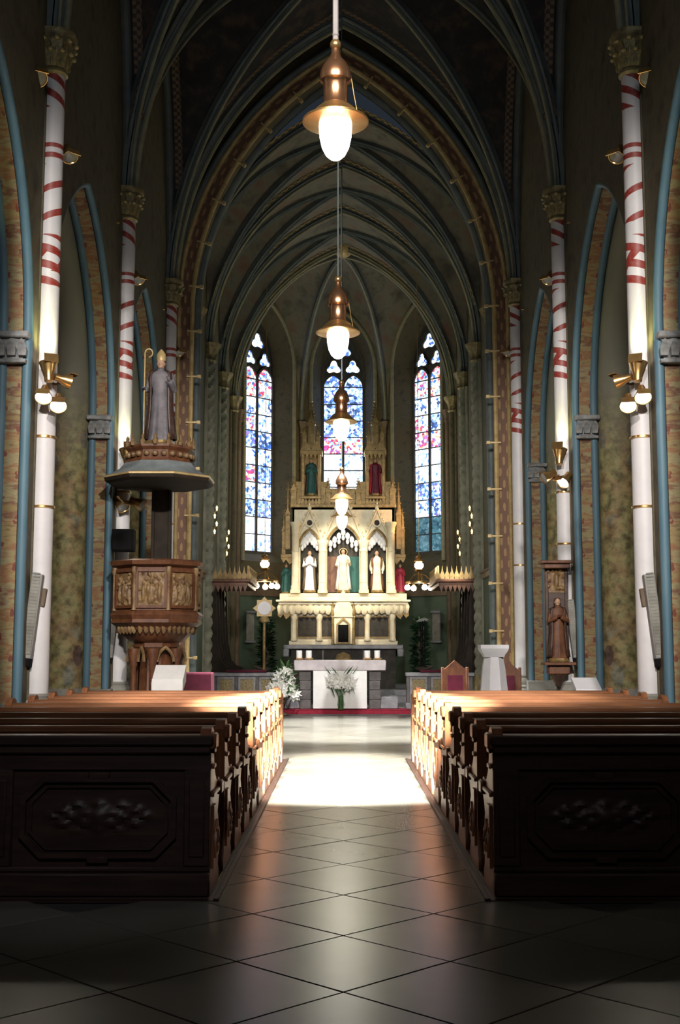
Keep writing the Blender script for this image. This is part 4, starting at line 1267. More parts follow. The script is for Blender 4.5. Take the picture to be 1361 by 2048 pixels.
candle = thing('altar_candle', '', 'candle')
obj('wax', B().lathe([(0, .05), (.072, .05), (.075, .06), (.075, .225), (.06, .235), (.02, .228), (0, .228)], 18), 'cloth', candle)
obj('dish', B().lathe([(0, 0), (.07, 0), (.1, .02), (.115, .05), (.10, .05), (.08, .04), (0, .04)], 18), 'brass', candle)
obj('wick', B().tube([(0, 0, .225), (.002, 0, .25)], .004, 5), 'black', candle)
for i, (x, lab) in enumerate(((-1.06, 'white pillar candle at the left end of the stone altar'), (-.82, 'white pillar candle second from the left on the stone altar'), (.64, 'white pillar candle second from the right on the stone altar'), (.89, 'white pillar candle at the right end of the stone altar'))):
    t = candle if i == 0 else dup(candle)
    t.location = (x - .04, 29.75, 1.314); t['label'] = lab; t['group'] = 'candles on the stone altar'

petal = B()
for q in range(6):
    a = 2 * pi * q / 6
    pr = [(.0, -.008), (.03, -.02), (.06, -.024), (.1, -.012), (.125, 0), (.1, .012), (.06, .024), (.03, .02)]
    vs = [petal.bm.verts.new((cos(a) * r - sin(a) * s * 1.4, sin(a) * r + cos(a) * s * 1.4, .10 * (r / .125) ** 2 * .8)) for r, s in pr]; petal.face(vs)
petal.lathe([(0, -.02), (.015, .0), (.02, .03), (0, .06)], 6)
flower_me = petal.mesh('lily', 'petal', 0)
lf = B(); lf.prism([(0, -.012), (.08, -.03), (.18, -.02), (.26, 0), (.18, .02), (.08, .03), (0, .012)], (0, 0, 0), (1, 0, 0), (0, 1, 0), (0, 0, 1), .006)
leaf_me = lf.mesh('leaf', 'leaf', 0)


def bouquet(label, loc, spots, leaves, vase):
    t = thing('lily_bouquet', label, 'flowers', loc)
    for (x, y, z, rx, ry, rz, sc) in spots:
        o = obj('lily', flower_me, parent=t, loc=(x, y, z), rot=(rx, ry, rz)); o.scale = (sc,) * 3
    for (x, y, z, rx, ry, rz, sc) in leaves:
        o = obj('leaf', leaf_me, parent=t, loc=(x, y, z), rot=(rx, ry, rz)); o.scale = (sc,) * 3
    vase(t); return t


rnd = random.Random(3)
sp, lv = [], []
for k in range(95):
    z = rnd.random() ** 1.3; wz = .40 * (1 - z) + .06; a = rnd.uniform(0, 2 * pi)
    sp.append((wz * cos(a) * rnd.uniform(.5, 1) + .14 * z, wz * .8 * sin(a), .45 + .62 * z, pi / 2 + rnd.uniform(-.8, .5), rnd.uniform(-.7, .7), rnd.uniform(-.8, .8), rnd.uniform(.8, 1.25)))
for k in range(60):
    z = rnd.random(); wz = .40 * (1 - z) + .06; a = rnd.uniform(0, 2 * pi)
    lv.append((wz * cos(a) * .8 + .14 * z, wz * sin(a) * .7, .40 + .82 * z, rnd.uniform(-.5, .5), rnd.uniform(-1.2, .4), a, rnd.uniform(.7, 1.1)))


def vase_a(t):
    b = B(); b.lathe([(.2, 0), (.2, .03), (.05, .08), (.04, .2), (.1, .26), (.15, .36), (.17, .46)], 16); obj('stand', b, 'brown', t)
    b = B()
    for k in range(14):
        a = k * 2.4; b.tube([(.03 * cos(a), .03 * sin(a), .4), (.16 * cos(a), .14 * sin(a), .65), (.12 + .1 * cos(a), .1 * sin(a), .95)], .008, 5)
    obj('stems', b, 'leaf', t)


bouquet('large arrangement of white lilies standing left of the stone altar', (-1.52, 29.0, 0), sp, lv, vase_a)
sp, lv = [], []
for k in range(48):
    a, r = rnd.uniform(0, 2 * pi), sqrt(rnd.random())
    sp.append((.30 * r * cos(a), -.08 * rnd.random() - .05, .74 + .17 * r * sin(a) - .03, pi / 2 + rnd.uniform(-.5, .5), rnd.uniform(-.6, .6), rnd.uniform(-.5, .5), rnd.uniform(.75, 1.1)))
for k in range(26):
    x = rnd.uniform(-.3, .3); dn = k % 2
    lv.append((x, -.05 - .05 * rnd.random(), .5 + .14 * rnd.random() if dn else .88, rnd.uniform(-.5, .5), 1.2 if dn else -.9, rnd.uniform(-.5, .5) + (0 if x > 0 else pi) * (not dn), rnd.uniform(.6, 1)))


def vase_b(t):
    b = B()
    for k in range(9): b.tube([(.03 * (k - 4), -.05, .6), (.012 * (k - 4), -.05, .35), (.02 * (k - 4), -.03, .12)], .006, 5)
    obj('stems', b, 'leaf', t)
    obj('glass_vase', B().lathe([(.06, .02), (.07, .04), (.05, .2), (.07, .34)], 14, (0, -.03, 0)), 'leaf', t)


bouquet('round bouquet of white lilies fixed before the white altar cloth', (-.06, 29.38, .09), sp, lv, vase_b)


def plant(label, loc, h, n, seed):
    r = random.Random(seed); t = thing('potted_plant', label, 'plant', loc, group='dark plants flanking the high altar')
    obj('pot', B().lathe([(.15, 0), (.2, .28), (.22, .3), (.2, .32), (0, .3)], 16), 'brown', t)
    b = B()
    for k in range(n):
        a = r.uniform(0, 2 * pi); z = .3 + (h - .3) * r.random(); rr = .32 * (1 - (z / h) ** 2 * .5); d = Vector((cos(a), sin(a), r.uniform(-.2, .9))).normalized()
        p = Vector((rr * .35 * cos(a), rr * .35 * sin(a), z)); s = d.cross(Vector((0, 0, 1))).normalized() * .035
        q = p + d * r.uniform(.18, .3); mid = p.lerp(q, .5) + Vector((0, 0, .03))
        b.face([b.bm.verts.new(v) for v in (p, mid + s, q, mid - s)])
    f = obj('foliage', b, 'fern', t, 0); f['kind'] = 'stuff'
    b = B()
    for k in range(7): b.tube([(0, 0, .28), (.08 * cos(k), .08 * sin(k), h * .5), (.12 * cos(k * 2), .12 * sin(k * 2), h * .9)], .01, 5)
    obj('stem', b, 'brown', t)


plant('dark green leafy plant on the altar steps left of the predella', (-2.2, 34.0, .45), 2.0, 420, 1)
plant('dark green leafy plant on the altar steps right of the predella', (2.2, 34.0, .45), 1.95, 420, 2)

# ================================================================== ALTAR LAMPS
def chandelier(label, loc, bulbs, top):
    t = thing('hanging_chandelier', label, 'lamp', loc, group='hanging chandeliers beside the high altar')
    obj('chain', B().tube([(0, 0, .95), (0, 0, top)], .008, 6), 'brass', t)
    obj('crown', B().lathe([(0, .95), (.04, .93), (.1, .88), (.05, .84), (.12, .8), (.13, .76), (.07, .74), (0, .74)], 12, lobes=(6, .1)), 'brass', t)
    obj('top_globe', B().lathe([(0, .50), (.07, .54), (.13, .62), (.13, .69), (.08, .74), (0, .75)], 16), 'bulb', t)
    b = B(); b.lathe([(.0, .46), (.1, .48), (.14, .53), (.12, .55), (0, .55)], 12); b.tube([(0, 0, .48), (0, 0, .1)], .03, 8)
    b.lathe([(.36, .12), (.39, .13), (.39, .18), (.36, .19), (.34, .16), (.36, .12)], 24)
    for k in range(5): a = 2 * pi * k / 5; b.tube([(0, 0, .42), (.2 * cos(a), .2 * sin(a), .36), (.37 * cos(a), .37 * sin(a), .18)], .012, 6)
    obj('ring', b, 'brass', t)
    for k in range(bulbs):
        a = 2 * pi * (k + .25) / bulbs
        x, y = .37 * cos(a), .30 * sin(a)
        g = obj('bulb', B().lathe([(0, -.07), (.06, -.05), (.085, 0), (.07, .06), (.03, .1), (0, .1)], 12, (x, y, 0)), 'bulb', t)
        obj('bulb_cup', B().lathe([(0, .08), (.04, .08), (.05, .12), (0, .14)], 10, (x, y, 0)), 'brass', g)
    light('POINT', 'chandelier_light', (loc[0], loc[1] - .1, loc[2] - .15), 22, (1, .84, .6), radius=.2)


chandelier('hanging brass chandelier with five glowing bulbs left of the high altar', (-2.26, 34.0, 3.36), 5, 9.6)
chandelier('hanging brass chandelier with glowing bulbs right of the high altar', (2.18, 34.0, 3.32), 4, 9.6)

st = thing('processional_standard', 'gilded star shaped processional emblem on a tall pole left of the stone altar', 'standard', (-1.99, 29.92, .109))
obj('pole', B().lathe([(.04, .1), (.035, 2.16)], 12), 'altar_gold', st); obj('foot', B().lathe([(.14, 0), (.14, .04), (.1, .1), (.06, .2), (0, .2)], 12), 'brass', st)
b = B(); pts = []
for k in range(16): a = pi / 2 + 2 * pi * k / 16; r = .29 if k % 2 == 0 else .22; pts.append((r * (1.0 if k % 4 == 0 else .92) * cos(a), 2.5 + r * sin(a)))
b.prism(pts, (0, -.02, 0), (1, 0, 0), (0, 0, 1), (0, 1, 0), .06); obj('star_frame', b, 'gold', st)
obj('pale_disc', B().prism(circle(.17, 24, 0, 2.5), (0, -.035, 0), (1, 0, 0), (0, 0, 1), (0, -1, 0), .02), 'white', st)
obj('socket', B().lathe([(.05, 2.13), (.1, 2.16), (.12, 2.22), (.07, 2.3), (0, 2.3)], 12), 'gold', st)

# ================================================================== RAILS, STALLS, SCONCES
for sg, s in ((-1, 'left'), (1, 'right')):
    X = lambda a, c: sorted((sg * a, sg * c))
    r = thing('altar_rail', 'low marble communion rail with gold mosaic panels %s of the altar' % s, 'railing', (0, 29.62, .11))
    a0 = 1.6
    obj('rail_top', B().box(*X(a0 - .06, 3.25), -.14, .14, .80, .90, .02), 'grey_marble', r)
    obj('rail_foot', B().box(*X(a0 - .06, 3.25), -.12, .12, 0, .16, .02), 'grey_marble', r)
    for k in range(3):
        x = a0 + .05 + k * .52
        pn = obj('mosaic_panel', B().box(*X(x, x + .43), -.04, .04, .16, .80), 'mosaic', r)
        b = B(); xa, xb = X(x, x + .43); b.frame([(xa, .16), (xb, .16), (xb, .8), (xa, .8)], [(xa + .05, .22), (xb - .05, .22), (xb - .05, .74), (xa + .05, .74)], (0, -.04, 0), (1, 0, 0), (0, 0, 1), (0, -1, 0), .03)
        obj('panel_frame', b, 'grey_marble', pn)
    for k in range(4):
        x = a0 - .04 + k * .52
        obj('rail_post', B().box(*X(x, x + .09), -.09, .09, .16, .80, .01), 'dark_marble', r)
    c = B().box(*X(1.9, 2.9), -.18, .18, 0, .06, .02)
    k_ = obj('kneeling_cushion', c, 'crimson', loc=(0, 29.62, 1.012)); tag(k_, 'flat crimson cushion lying on the %s communion rail' % s, 'cushion', 'cushions on the communion rails')

    # choir stalls under a crested canopy
    t = thing('choir_stall', 'dark carved choir stalls under a crested canopy on the %s of the sanctuary' % s, 'choir stall', (sg * 3.4, 31.6, .09))
    Y0, Y1 = -1.3, 1.5
    b = B(); b.box(*X(-.02, .02), Y0, Y1, .1, 3.1); obj('back_wall', b, 'stall', t)
    b = B(); b.box(*X(-.95, .0), Y0, Y1, 3.1, 3.2, .015); b.box(*X(-1.02, .0), Y0 - .05, Y1 + .05, 3.2, 3.28, .015)
    cn = obj('canopy', b, 'wood_red', t)
    b = B()
    for k in range(22):
        y = Y0 + (Y1 - Y0) * k / 21; b.prism([(-.05, 0), (.05, 0), (.065, .1), (.02, .2), (0, .34), (-.02, .2), (-.065, .1)], (-sg * .98, y, 3.28), (0, 1, 0), (0, 0, 1), (sg, 0, 0), .04)
    for k in range(9):
        x = -.98 + .98 * k / 8; b.prism([(-.05, 0), (.05, 0), (.065, .1), (.02, .2), (0, .34), (-.02, .2), (-.065, .1)], (sg * x, Y0, 3.28), (1, 0, 0), (0, 0, 1), (0, 1, 0), .04)
    obj('cresting', b, 'altar_gold', cn)
    b = B()
    for k in range(8):
        x = -.94 + .92 * k / 8; b.prism([(0, 0), (.115, 0), (.09, -.08), (.057, -.18), (.025, -.08)], (sg * x, Y0, 3.12), (sg, 0, 0), (0, 0, 1), (0, 1, 0), .04)
    obj('hanging_arcade', b, 'wood_red', cn)
    for k in range(5):
        y = Y0 + .02 + (Y1 - Y0 - .1) * k / 4
        obj('stall_divider', B().prism([(0, .1), (-.6, .1), (-.62, .4), (-.56, .72), (-.62, .8), (-.6, 1.0), (-.45, 1.04), (-.3, 1.2), (-.2, 1.7), (-.14, 3.1), (0, 3.1)], (0, y, 0), (sg, 0, 0), (0, 0, 1), (0, 1, 0), .06), 'stall', t)
    for k in range(4):
        y = Y0 + .08 + (Y1 - Y0 - .1) * k / 4
        st_ = obj('stall_seat', B().box(*X(-.5, -.02), y + .02, y + .6, .46, .5, .01), 'stall', t)
        obj('back_panel', B().box(*X(-.06, -.02), y + .06, y + .54, 1.2, 2.8, .01), 'wood_dark', t)
    b = B(); b.box(*X(-1.3, -1.22), Y0, Y1, .0, .95); b.prism([(-1.42, .93), (-1.1, 1.02), (-1.1, 1.05), (-1.42, .96)], (0, Y0 - .05, 0), (sg, 0, 0), (0, 0, 1), (0, 1, 0), Y1 - Y0 + .1)
    for k in range(5): b.box(*X(-1.32, -1.2), Y0 + .68 * k, Y0 + .68 * k + .07, .0, .95, .01)
    obj('reading_desk', b, 'stall', t)
    # small shaded lamps on the reading desk
    for k in range(3):
        l = thing('desk_lamp', 'small grey disc shade lamp %s on the %s reading desk of the stalls' % (('nearest', 'middle', 'farthest')[k], s), 'lamp', (sg * 2.12, 30.9 + k * .8, 1.125), group='grey disc lamps on the %s stall desk' % s)
        obj('stem', B().lathe([(.06, 0), (.06, .02), (.012, .03), (.012, 1.22)], 8), 'black', l)
        obj('disc_shade', B().lathe([(0, 1.27), (.03, 1.27), (.12, 1.22), (.12, 1.205), (0, 1.215)], 16), 'speaker', l)
    # pale tablet on the apse wall
    tb2 = thing('wall_tablet', 'pale stone tablet with moulded ledge on the green dado %s of the altar' % s, 'tablet', (sg * 3.02, 38.22, 1.75), rotz=sg * -R(45) + 0)
    obj('slab', B().box(-.16, .16, -.06, 0, .1, .98, .01), 'plinth', tb2); obj('ledge', B().box(-.2, .2, -.1, 0, .98, 1.05, .01).box(-.2, .2, -.08, 0, .03, .1, .01), 'grey_marble', tb2)
    # candle sconces on the choir wall
    for k, (y, z) in enumerate(((30.0, 4.75), (33.2, 4.45))):
        q = thing('wall_sconce', 'gilded wall sconce with small candle bulbs, %s on the %s choir wall' % (('nearer', 'farther')[k], s), 'lamp', (sg * 3.36, y, z), group='candle sconces on the choir walls')
        obj('back_plate', B().prism([(-.06, -.3), (.06, -.3), (.1, 0), (.06, .3), (0, .4), (-.06, .3), (-.1, 0)], (0, 0, 0), (0, 1, 0), (0, 0, 1), (sg, 0, 0), .1), 'brass', q)
        for j_ in range(4):
            zz = -.22 + .2 * j_; dx = -.08 - .05 * (j_ % 2)
            ar = obj('arm', B().tube([(0, 0, zz - .05), (sg * dx * .6, 0, zz - .09), (sg * dx, 0, zz - .03)], .01, 6), 'brass', q)
            obj('candle_bulb', B().lathe([(.02, zz - .03), (.02, zz + .02), (.03, zz + .045), (.0, zz + .1)], 8, (sg * dx, 0, 0)), 'candlelight', ar)

# ================================================================== PULPIT ON THE LEFT
pu = thing('pulpit', 'carved oak pulpit with relief panels, column foot and flat sounding board on the left', 'pulpit', (-2.97, 18.95, .218)); pu.scale = (.864,) * 3
PR = .80
HEX = [(PR * cos(R(22.5 + 45 * k)), PR * sin(R(22.5 + 45 * k))) for k in range(8)]


def octo(name, prof, m, parent=pu, a=22.5, seg=8, c=(0, 0, 0)): return obj(name, B().lathe(prof, seg, c, a0=R(a)), m, parent, 30)


octo('basket', [(.62, 2.1), (.74, 2.14), (.78, 2.2), (.78, 3.1), (.74, 3.12), (.70, 3.12), (.70, 2.3), (0, 2.3)], 'wood_red')
octo('basket_cornice', [(.80, 3.06), (.88, 3.10), (.90, 3.17), (.84, 3.2), (.72, 3.2)], 'wood_red'); octo('basket_base', [(.80, 2.28), (.84, 2.26), (.88, 2.2), (.84, 2.12), (.86, 2.06), (.74, 1.98), (.72, 1.93), (.62, 1.9)], 'wood_red')
octo('corbel', [(.68, 1.95), (.64, 1.85), (.52, 1.74), (.42, 1.7), (.42, 1.62), (0, 1.6)], 'wood_red')
for k in range(8):
    a = R(45 * k); n_ = Vector((cos(a), sin(a), 0)); ap = .78 * cos(R(22.5)); hw_ = .78 * sin(R(22.5))
    if n_.y > .5: continue
    b = B()
    rr = random.Random(k)
    blobs = [(0, -.25, .28, .6, .9), (0, .42, .14, .18, 1.0), (-.26, .0, .12, .32, .7), (.26, .02, .12, .32, .7), (-.12, -.6, .16, .3, .8), (.14, -.6, .16, .3, .8)]
    blobs += [(rr.uniform(-.9, .9), rr.uniform(-.9, .95), rr.uniform(.08, .22), rr.uniform(.06, .16), rr.uniform(.3, .7)) for _ in range(26)]
    blobs += [(s_ * .62, -.3, .18, .5, .75) for s_ in (-1, 1)] + [(s_ * .62, .3, .1, .12, .8) for s_ in (-1, 1)]
    relief(b, 0, 2.66, hw_ * 2 * .78, .60, 0, .075, blobs, 30, 30)
    b.move(Matrix.Translation(n_ * (ap + .004)) @ Matrix.Rotation(a + pi / 2, 4, 'Z'))
    rp = obj('relief_panel', b, 'relief', pu, 60)
    b = B(); w2 = hw_ * .80
    b.frame([(-hw_ * .95, 2.32), (hw_ * .95, 2.32), (hw_ * .95, 3.02), (-hw_ * .95, 3.02)], [(-w2, 2.37), (w2, 2.37), (w2, 2.97), (-w2, 2.97)], (0, 0, 0), (1, 0, 0), (0, 0, 1), (0, -1, 0), .04)
    b.move(Matrix.Translation(n_ * (ap + .0)) @ Matrix.Rotation(a + pi / 2, 4, 'Z')); obj('panel_frame', b, 'wood_red', rp)
    for s_ in (-1, 1):
        c = n_ * (.80) + Vector((-n_.y, n_.x, 0)) * s_ * hw_ * 1.02 if False else None
    ca = R(22.5 + 45 * k); b = B(); b.lathe([(.05, 2.28), (.035, 2.34), (.035, 2.92), (.06, 2.98), (.05, 3.06)], 10, (.80 * cos(ca), .80 * sin(ca), 0)); obj('corner_colonnette', b, 'relief', pu)
    b = B()
    for q in range(5):
        b.lathe([(0, -.1), (.04, -.05), (.055, .03), (.03, .1), (0, .11)], 7, ((q - 2) * .105, -.01, 1.95), lobes=(3, .2))
    b.move(Matrix.Translation(n_ * (.70 * cos(R(22.5)))) @ Matrix.Rotation(a + pi / 2, 4, 'Z')); obj('hanging_leaf', b, 'relief', pu)
octo('plinth', [(.62, -.252), (.62, -.05), (.58, .0), (.58, .1), (.54, .12), (0, .12)], 'wood_dark'); octo('stem', [(.50, .1), (.50, .14), (.40, .2), (.34, .3), (.30, 1.5), (.36, 1.56), (.42, 1.64)], 'wood_red')
for k in range(6):
    a = R(60 * k - 30); x, y = .44 * cos(a), .44 * sin(a)
    b = B(); b.lathe([(.09, .1), (.09, .16), (.06, .2), (.055, 1.25), (.075, 1.3), (.07, 1.36), (.11, 1.5), (.11, 1.6)], 12, (x, y, 0)); obj('foot_column', b, 'wood_red', pu)
    b = B(); r_ = arc_path(.15, 1.36, .26, 6); b.sweep(circle(.03, 6), r_, (-sin(a), cos(a), 0), (.44 * cos(a + R(30)), .44 * sin(a + R(30)), 0)); obj('foot_arch', b, 'relief', pu)
obj('back_board', B().box(-.20, .10, .62, .72, 1.8, 4.7).box(-.24, -.18, .58, .74, 1.8, 4.7, .01).box(.08, .14, .58, .74, 1.8, 4.7, .01), 'stall', pu)
octo('sounding_board', [(0, 4.62), (.96, 4.62), (1.03, 4.66), (1.04, 4.72), (.99, 4.76), (.96, 4.76)], 'stall')
octo('board_edge', [(1.015, 4.70), (1.06, 4.72), (1.06, 4.75), (1.01, 4.77)], 'gold')
octo('board_roof', [(1.0, 4.76), (.76, 4.90), (.68, 5.0), (.66, 5.02), (0, 5.02)], 'pewter')
cr = octo('crown_band', [(.62, 5.0), (.66, 5.02), (.62, 5.08), (.60, 5.22), (.66, 5.28), (.66, 5.32), (0, 5.32)], 'wood_red')
b = B()
for k in range(24):
    a = 2 * pi * k / 24; b.ball((.61 * cos(a), .61 * sin(a), 5.15), .06, .06, .055, 7, 5)
for k in range(16):
    a = 2 * pi * k / 16; b.lathe([(.04, 0), (.06, .06), (.02, .12), (.035, .16), (0, .22)], 6, (.62 * cos(a), .62 * sin(a), 5.31))
obj('crown_carving', b, 'relief', cr)
figure('bishop_statue', 'carved bishop statue in mitre standing on the sounding board of the pulpit', (-2.95, 18.75, 4.81), 1.47, 'robe_grey', mantle='wood_dark', mitre='gold', arms='bless', staff='gold', seed=9)
# ================================================================== SPEAKERS AND FLOODLIGHTS ON THE COLUMNS
def column_speaker(label, x, y, z0, z1, sg, tilt=.10):
    t = thing('column_speaker', label, 'loudspeaker', (x, y, z0), group='grey column loudspeakers on the columns')
    h = z1 - z0
    b = B(); b.box(-.065, .065, -.07, .05, 0, h, .012); obj('cabinet', b, 'speaker', t)
    b = B(); b.box(-.05, .05, -.078, -.069, .05, h - .05, .004)
    for k in range(int(h / .04)): b.box(-.045, .045, -.082, -.076, .06 + k * .04, .075 + k * .04)
    obj('grille', b, 'plinth', t)
    obj('foot_cap', B().box(-.06, .06, -.065, .05, -.10, .0, .01), 'black', t)
    b = B(); b.box(-.04 if sg > 0 else -.09, .09 if sg > 0 else .04, .04, .12, h * .62, h * .84, .01) if False else b.box(-.11 if sg > 0 else -.03, .03 if sg > 0 else .11, .04, .16, h * .62, h * .84, .01)
    obj('bracket', b, 'brown', t)
    t.rotation_euler = (0, R(-sg * 6), 0)
    return t


column_speaker('grey column loudspeaker leaning on the nearest left white column', -3.80, 14.32, 1.48, 2.50, -1)
column_speaker('grey column loudspeaker leaning on the nearest right white column', 3.80, 14.32, 1.48, 2.50, 1)
column_speaker('grey column loudspeaker leaning on the second left column beside the pulpit', -3.84, 19.5, 1.45, 2.12, -1)
column_speaker('grey column loudspeaker leaning on the second right column behind the shrine', 3.82, 19.5, 1.45, 2.40, 1)
bx = thing('box_speaker', 'black box loudspeaker on the second left column under the sounding board', 'loudspeaker', (-3.60, 19.25, 3.17))
obj('cabinet', B().box(-.16, .19, -.14, .12, 0, .36, .012), 'black', bx); obj('grille', B().box(-.14, .17, -.15, -.138, .02, .34, .005), 'black', bx); obj('bracket', B().box(-.09, .0, .1, .33, .08, .28), 'brown', bx)


def flood(label, loc, aim, s=1.0, on=True, group='floodlights on the columns', power=0, color=(1, .88, .72), angle=70, arm=None):
    """bell shaped floodlight whose mouth looks along aim"""
    t = thing('floodlight', label, 'lamp', loc, group=group)
    q = Vector(aim).normalized().to_track_quat('Z', 'Y').to_matrix().to_4x4()
    b = B(); b.lathe([(0, -.16 * s), (.05 * s, -.16 * s), (.055 * s, -.08 * s), (.075 * s, -.03 * s), (.10 * s, .05 * s), (.105 * s, .06 * s), (.10 * s, .06 * s), (.06 * s, .0), (0, -.01)], 18); b.move(q); obj('housing', b, 'brass', t)
    b = B(); b.lathe([(0, .062 * s), (.06 * s, .06 * s), (.098 * s, .045 * s), (0, .04 * s)], 18); b.move(q); obj('lens', b, 'lens' if on else 'speaker', t)
    b = B()
    b.box(-.08 * s, .08 * s, .108 * s - .004, .108 * s + .004, .03 * s, .13 * s)
    b.move(q); obj('barn_door', b, 'brass', t)
    b = B(); e = Vector(arm or (0, .2, 0)); b.tube([(0, 0, 0), e * .5 + Vector((0, 0, -.03)), e], .016, 8); obj('mount_arm', b, 'brown', t)
    if power:
        v = Vector(aim).normalized()
        light('SPOT', 'floodlight_beam', tuple(Vector(loc) + v * .1 * s), power, color, tuple(Vector(loc) + v * 3), .05, angle, .8)
    return t


for sg, s in ((-1, 'left'), (1, 'right')):
    flood('upward floodlight washing the nearest %s column below its painted rings' % s, (sg * 3.62, 14.22, 5.02), (sg * .10, .16, 1), 1.1, True, power=55, color=(1, .98, .42), angle=85, arm=(sg * .1, .2, -.1))
    flood('upper downward floodlight of the pair on the nearest %s column' % s, (sg * 3.64, 14.12, 4.66), (-sg * .1, -1.0, -1), 1.0, True, power=30, arm=(sg * .06, .25, .12))
    flood('lower downward floodlight of the pair on the nearest %s column' % s, (sg * 3.47, 14.15, 4.56), (-sg * .25, -1.0, -1), 1.0, True, power=30, arm=(sg * .2, .25, .12))
    flood('small brass spot turned sideways above the nearest %s column lamps' % s, (sg * 3.42, 14.3, 4.88), (-sg * .8, .5, -.2), .9, False, arm=(sg * .25, .15, 0))
    flood('upward floodlight washing the second %s column' % s, (sg * 3.60, 19.42, 4.82), (sg * .12, .2, 1), 1.2, True, power=40, color=(1, .98, .42), angle=80, arm=(sg * .1, .2, -.1))
    flood('brass spot pointing down on the second %s column' % s, (sg * 3.66, 19.38, 4.36 if sg > 0 else 3.95), (-sg * .5, -.4, -.6), 1.1, sg > 0, power=16, arm=(sg * .08, .25, .08))
    flood('brass spot pointing at the nave from the second %s column' % s, (sg * 3.36, 19.35, 4.42 if sg > 0 else 3.97), (-sg * .8, -.2, -.4), 1.1, False, arm=(sg * .25, .25, .06))
    for y, nm in ((14.5, 'nearest'), (19.7, 'second'), (24.8, 'third')):
        flood('brass spot lamp mounted on the wall beside the %s %s capital' % (nm, s), (sg * 3.94 if y > 15 else sg * 4.0 * .96, y - .42, 8.72), (-sg * .3, -.5, -.7), 1.2, False, 'brass spots beside the capitals', arm=(-sg * .0 + sg * .0, .35, .15))
        flood('smaller brass spot lamp below the %s %s capital' % (nm, s), (sg * 3.58, y + .3, 8.0), (-sg * .4, -.4, -.8), 1.0, False, 'brass spots beside the capitals', arm=(sg * .2, .1, .1))

# ================================================================== FURNITURE AT THE FRONT OF THE NAVE
l = thing('white_lectern', 'white cloth covered lectern with slanted top before the pulpit', 'lectern', (-2.62, 17.95, .03))
obj('column_foot', B().box(-.18, .18, -.14, .14, -.03, .9, .02), 'cloth', l)
b = B(); b.prism([(-.22, .86), (.2, 1.02), (.2, 1.27), (-.22, 1.02)], (-.23, 0, .05), (0, 1, 0), (0, 0, 1), (1, 0, 0), .46); obj('slanted_top', b, 'cloth', l)
b = B(); b.box(-.22, .24, -.25, -.22, .92, 1.12, .004); obj('hanging_cloth', b, 'cloth', l)
c = thing('crimson_bench', 'crimson cloth covered bench between the white lectern and the rail', 'bench', (-2.76, 22.6, 0))
obj('drape', B().lathe([(.0, 0), (.43, 0), (.42, .4), (.40, 1.12), (.38, 1.15), (0, 1.15)], 4, a0=R(45), lobes=(4, .0)), 'crimson', c, 20); obj('bench_foot', B().box(-.3, .3, -.3, .3, 0, .06, .01), 'wood_dark', c)
f = thing('white_pedestal', 'tapered white pedestal with flared square top on the right before the chancel arch', 'pedestal', (2.52, 20.0, 0))
b = B(); b.lathe([(.30, 0), (.30, .08), (.27, .14), (.25, .5), (.245, .87), (.20, 1.3), (.165, 1.46)], 8, a0=R(22.5)); obj('tapered_shaft', b, 'white', f, 25)
b = B(); b.lathe([(.23, 1.46), (.25, 1.50), (.30, 1.55), (.33, 1.60), (.33, 1.66), (0, 1.66)], 4, a0=R(45)); obj('flared_top', b, 'white', f, 20)
w2 = thing('white_reading_desk', 'low white slanted reading desk beside the second right column', 'desk', (3.66, 18.0, 0))
obj('desk_box', B().prism([(-.2, .93), (.16, 1.05), (.16, 1.16), (-.2, 1.0)], (-.19, 0, 0), (0, 1, 0), (0, 0, 1), (1, 0, 0), .38), 'white', w2); obj('desk_post', B().box(-.1, .1, -.1, .1, 0, .98, .01), 'white', w2)


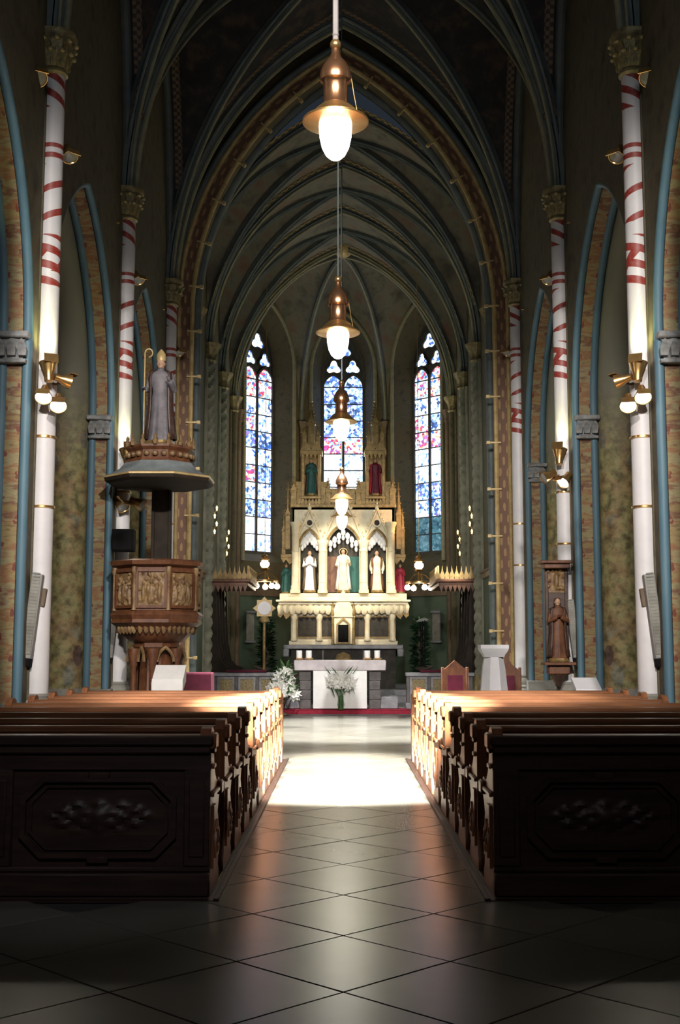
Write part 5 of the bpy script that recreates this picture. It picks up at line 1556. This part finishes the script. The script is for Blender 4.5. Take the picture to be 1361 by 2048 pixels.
def chair(label, x, y, rz):
    t = thing('altar_chair', label, 'chair', (x, y, 0), rz, 'oak chairs with red cushions on the right')
    for dx in (-.24, .24):
        for dy, h in ((-.22, .62), (.22, 1.25)): obj('leg', B().box(dx - .025, dx + .025, dy - .025, dy + .025, 0, h, .006), 'wood_red', t)
        obj('armrest', B().box(dx - .03, dx + .03, -.25, .22, .62, .66, .01), 'wood_red', t)
    obj('seat', B().box(-.26, .26, -.24, .24, .40, .45, .01), 'wood_red', t); obj('seat_cushion', B().box(-.23, .23, -.22, .2, .45, .52, .025), 'red', t)
    b = B(); b.prism([(-.23, .6), (.23, .6), (.23, 1.2), (.12, 1.28), (0, 1.38), (-.12, 1.28), (-.23, 1.2)], (0, .20, 0), (1, 0, 0), (0, 0, 1), (0, 1, 0), .04); obj('backrest', b, 'wood_red', t)
    b = B(); b.prism([(-.15, .72), (.15, .72), (.15, 1.1), (-.15, 1.1)], (0, .185, 0), (1, 0, 0), (0, 0, 1), (0, 1, 0), .02); obj('back_cushion', b, 'crimson', t)


chair('oak armchair with red cushions left of the white pedestal', 2.15, 22.3, R(12))
chair('oak armchair with red cushions right of the white pedestal', 2.98, 22.0, R(-18))

# carved wooden shrine on the second right column
sh = thing('carved_shrine', 'dark carved wooden shrine with two shelves on the second right column', 'shrine', (3.50, 19.42, 0))
obj('back_board', B().box(-.16, .16, .02, .08, 1.38, 2.98, .01).box(-.19, -.13, .0, .1, 1.38, 2.98, .01).box(.13, .19, .0, .1, 1.38, 2.98, .01), 'wood_dark', sh)
obj('upper_shelf', B().box(-.28, .24, -.2, .12, 2.98, 3.03, .01).box(-.22, .2, -.14, .1, 2.90, 2.98, .01), 'wood_red', sh)
obj('lower_shelf', B().box(-.26, .26, -.22, .12, 1.33, 1.38, .01).box(-.18, .18, -.14, .1, 1.18, 1.33, .02), 'wood_red', sh)
b = B(); rr = random.Random(5)
relief(b, 0, 2.72, .30, .42, .012, .09, [(0, -.1, .3, .7, .9), (0, .5, .2, .25, 1)] + [(rr.uniform(-.9, .9), rr.uniform(-.9, .9), .2, .14, .6) for _ in range(14)], 20, 24); obj('carved_canopy', b, 'relief', sh, 60)
obj('shrine_corbel', B().lathe([(0, .95), (.05, 1.0), (.09, 1.1), (.14, 1.2), (0, 1.2)], 8), 'wood_dark', sh)
figure('shrine_statue', 'small brown statue standing in the dark shrine on the second right column', (3.50, 19.36, 1.38), 1.05, 'wood_red', mantle='wood_dark', arms='fold', seed=11, base=True)
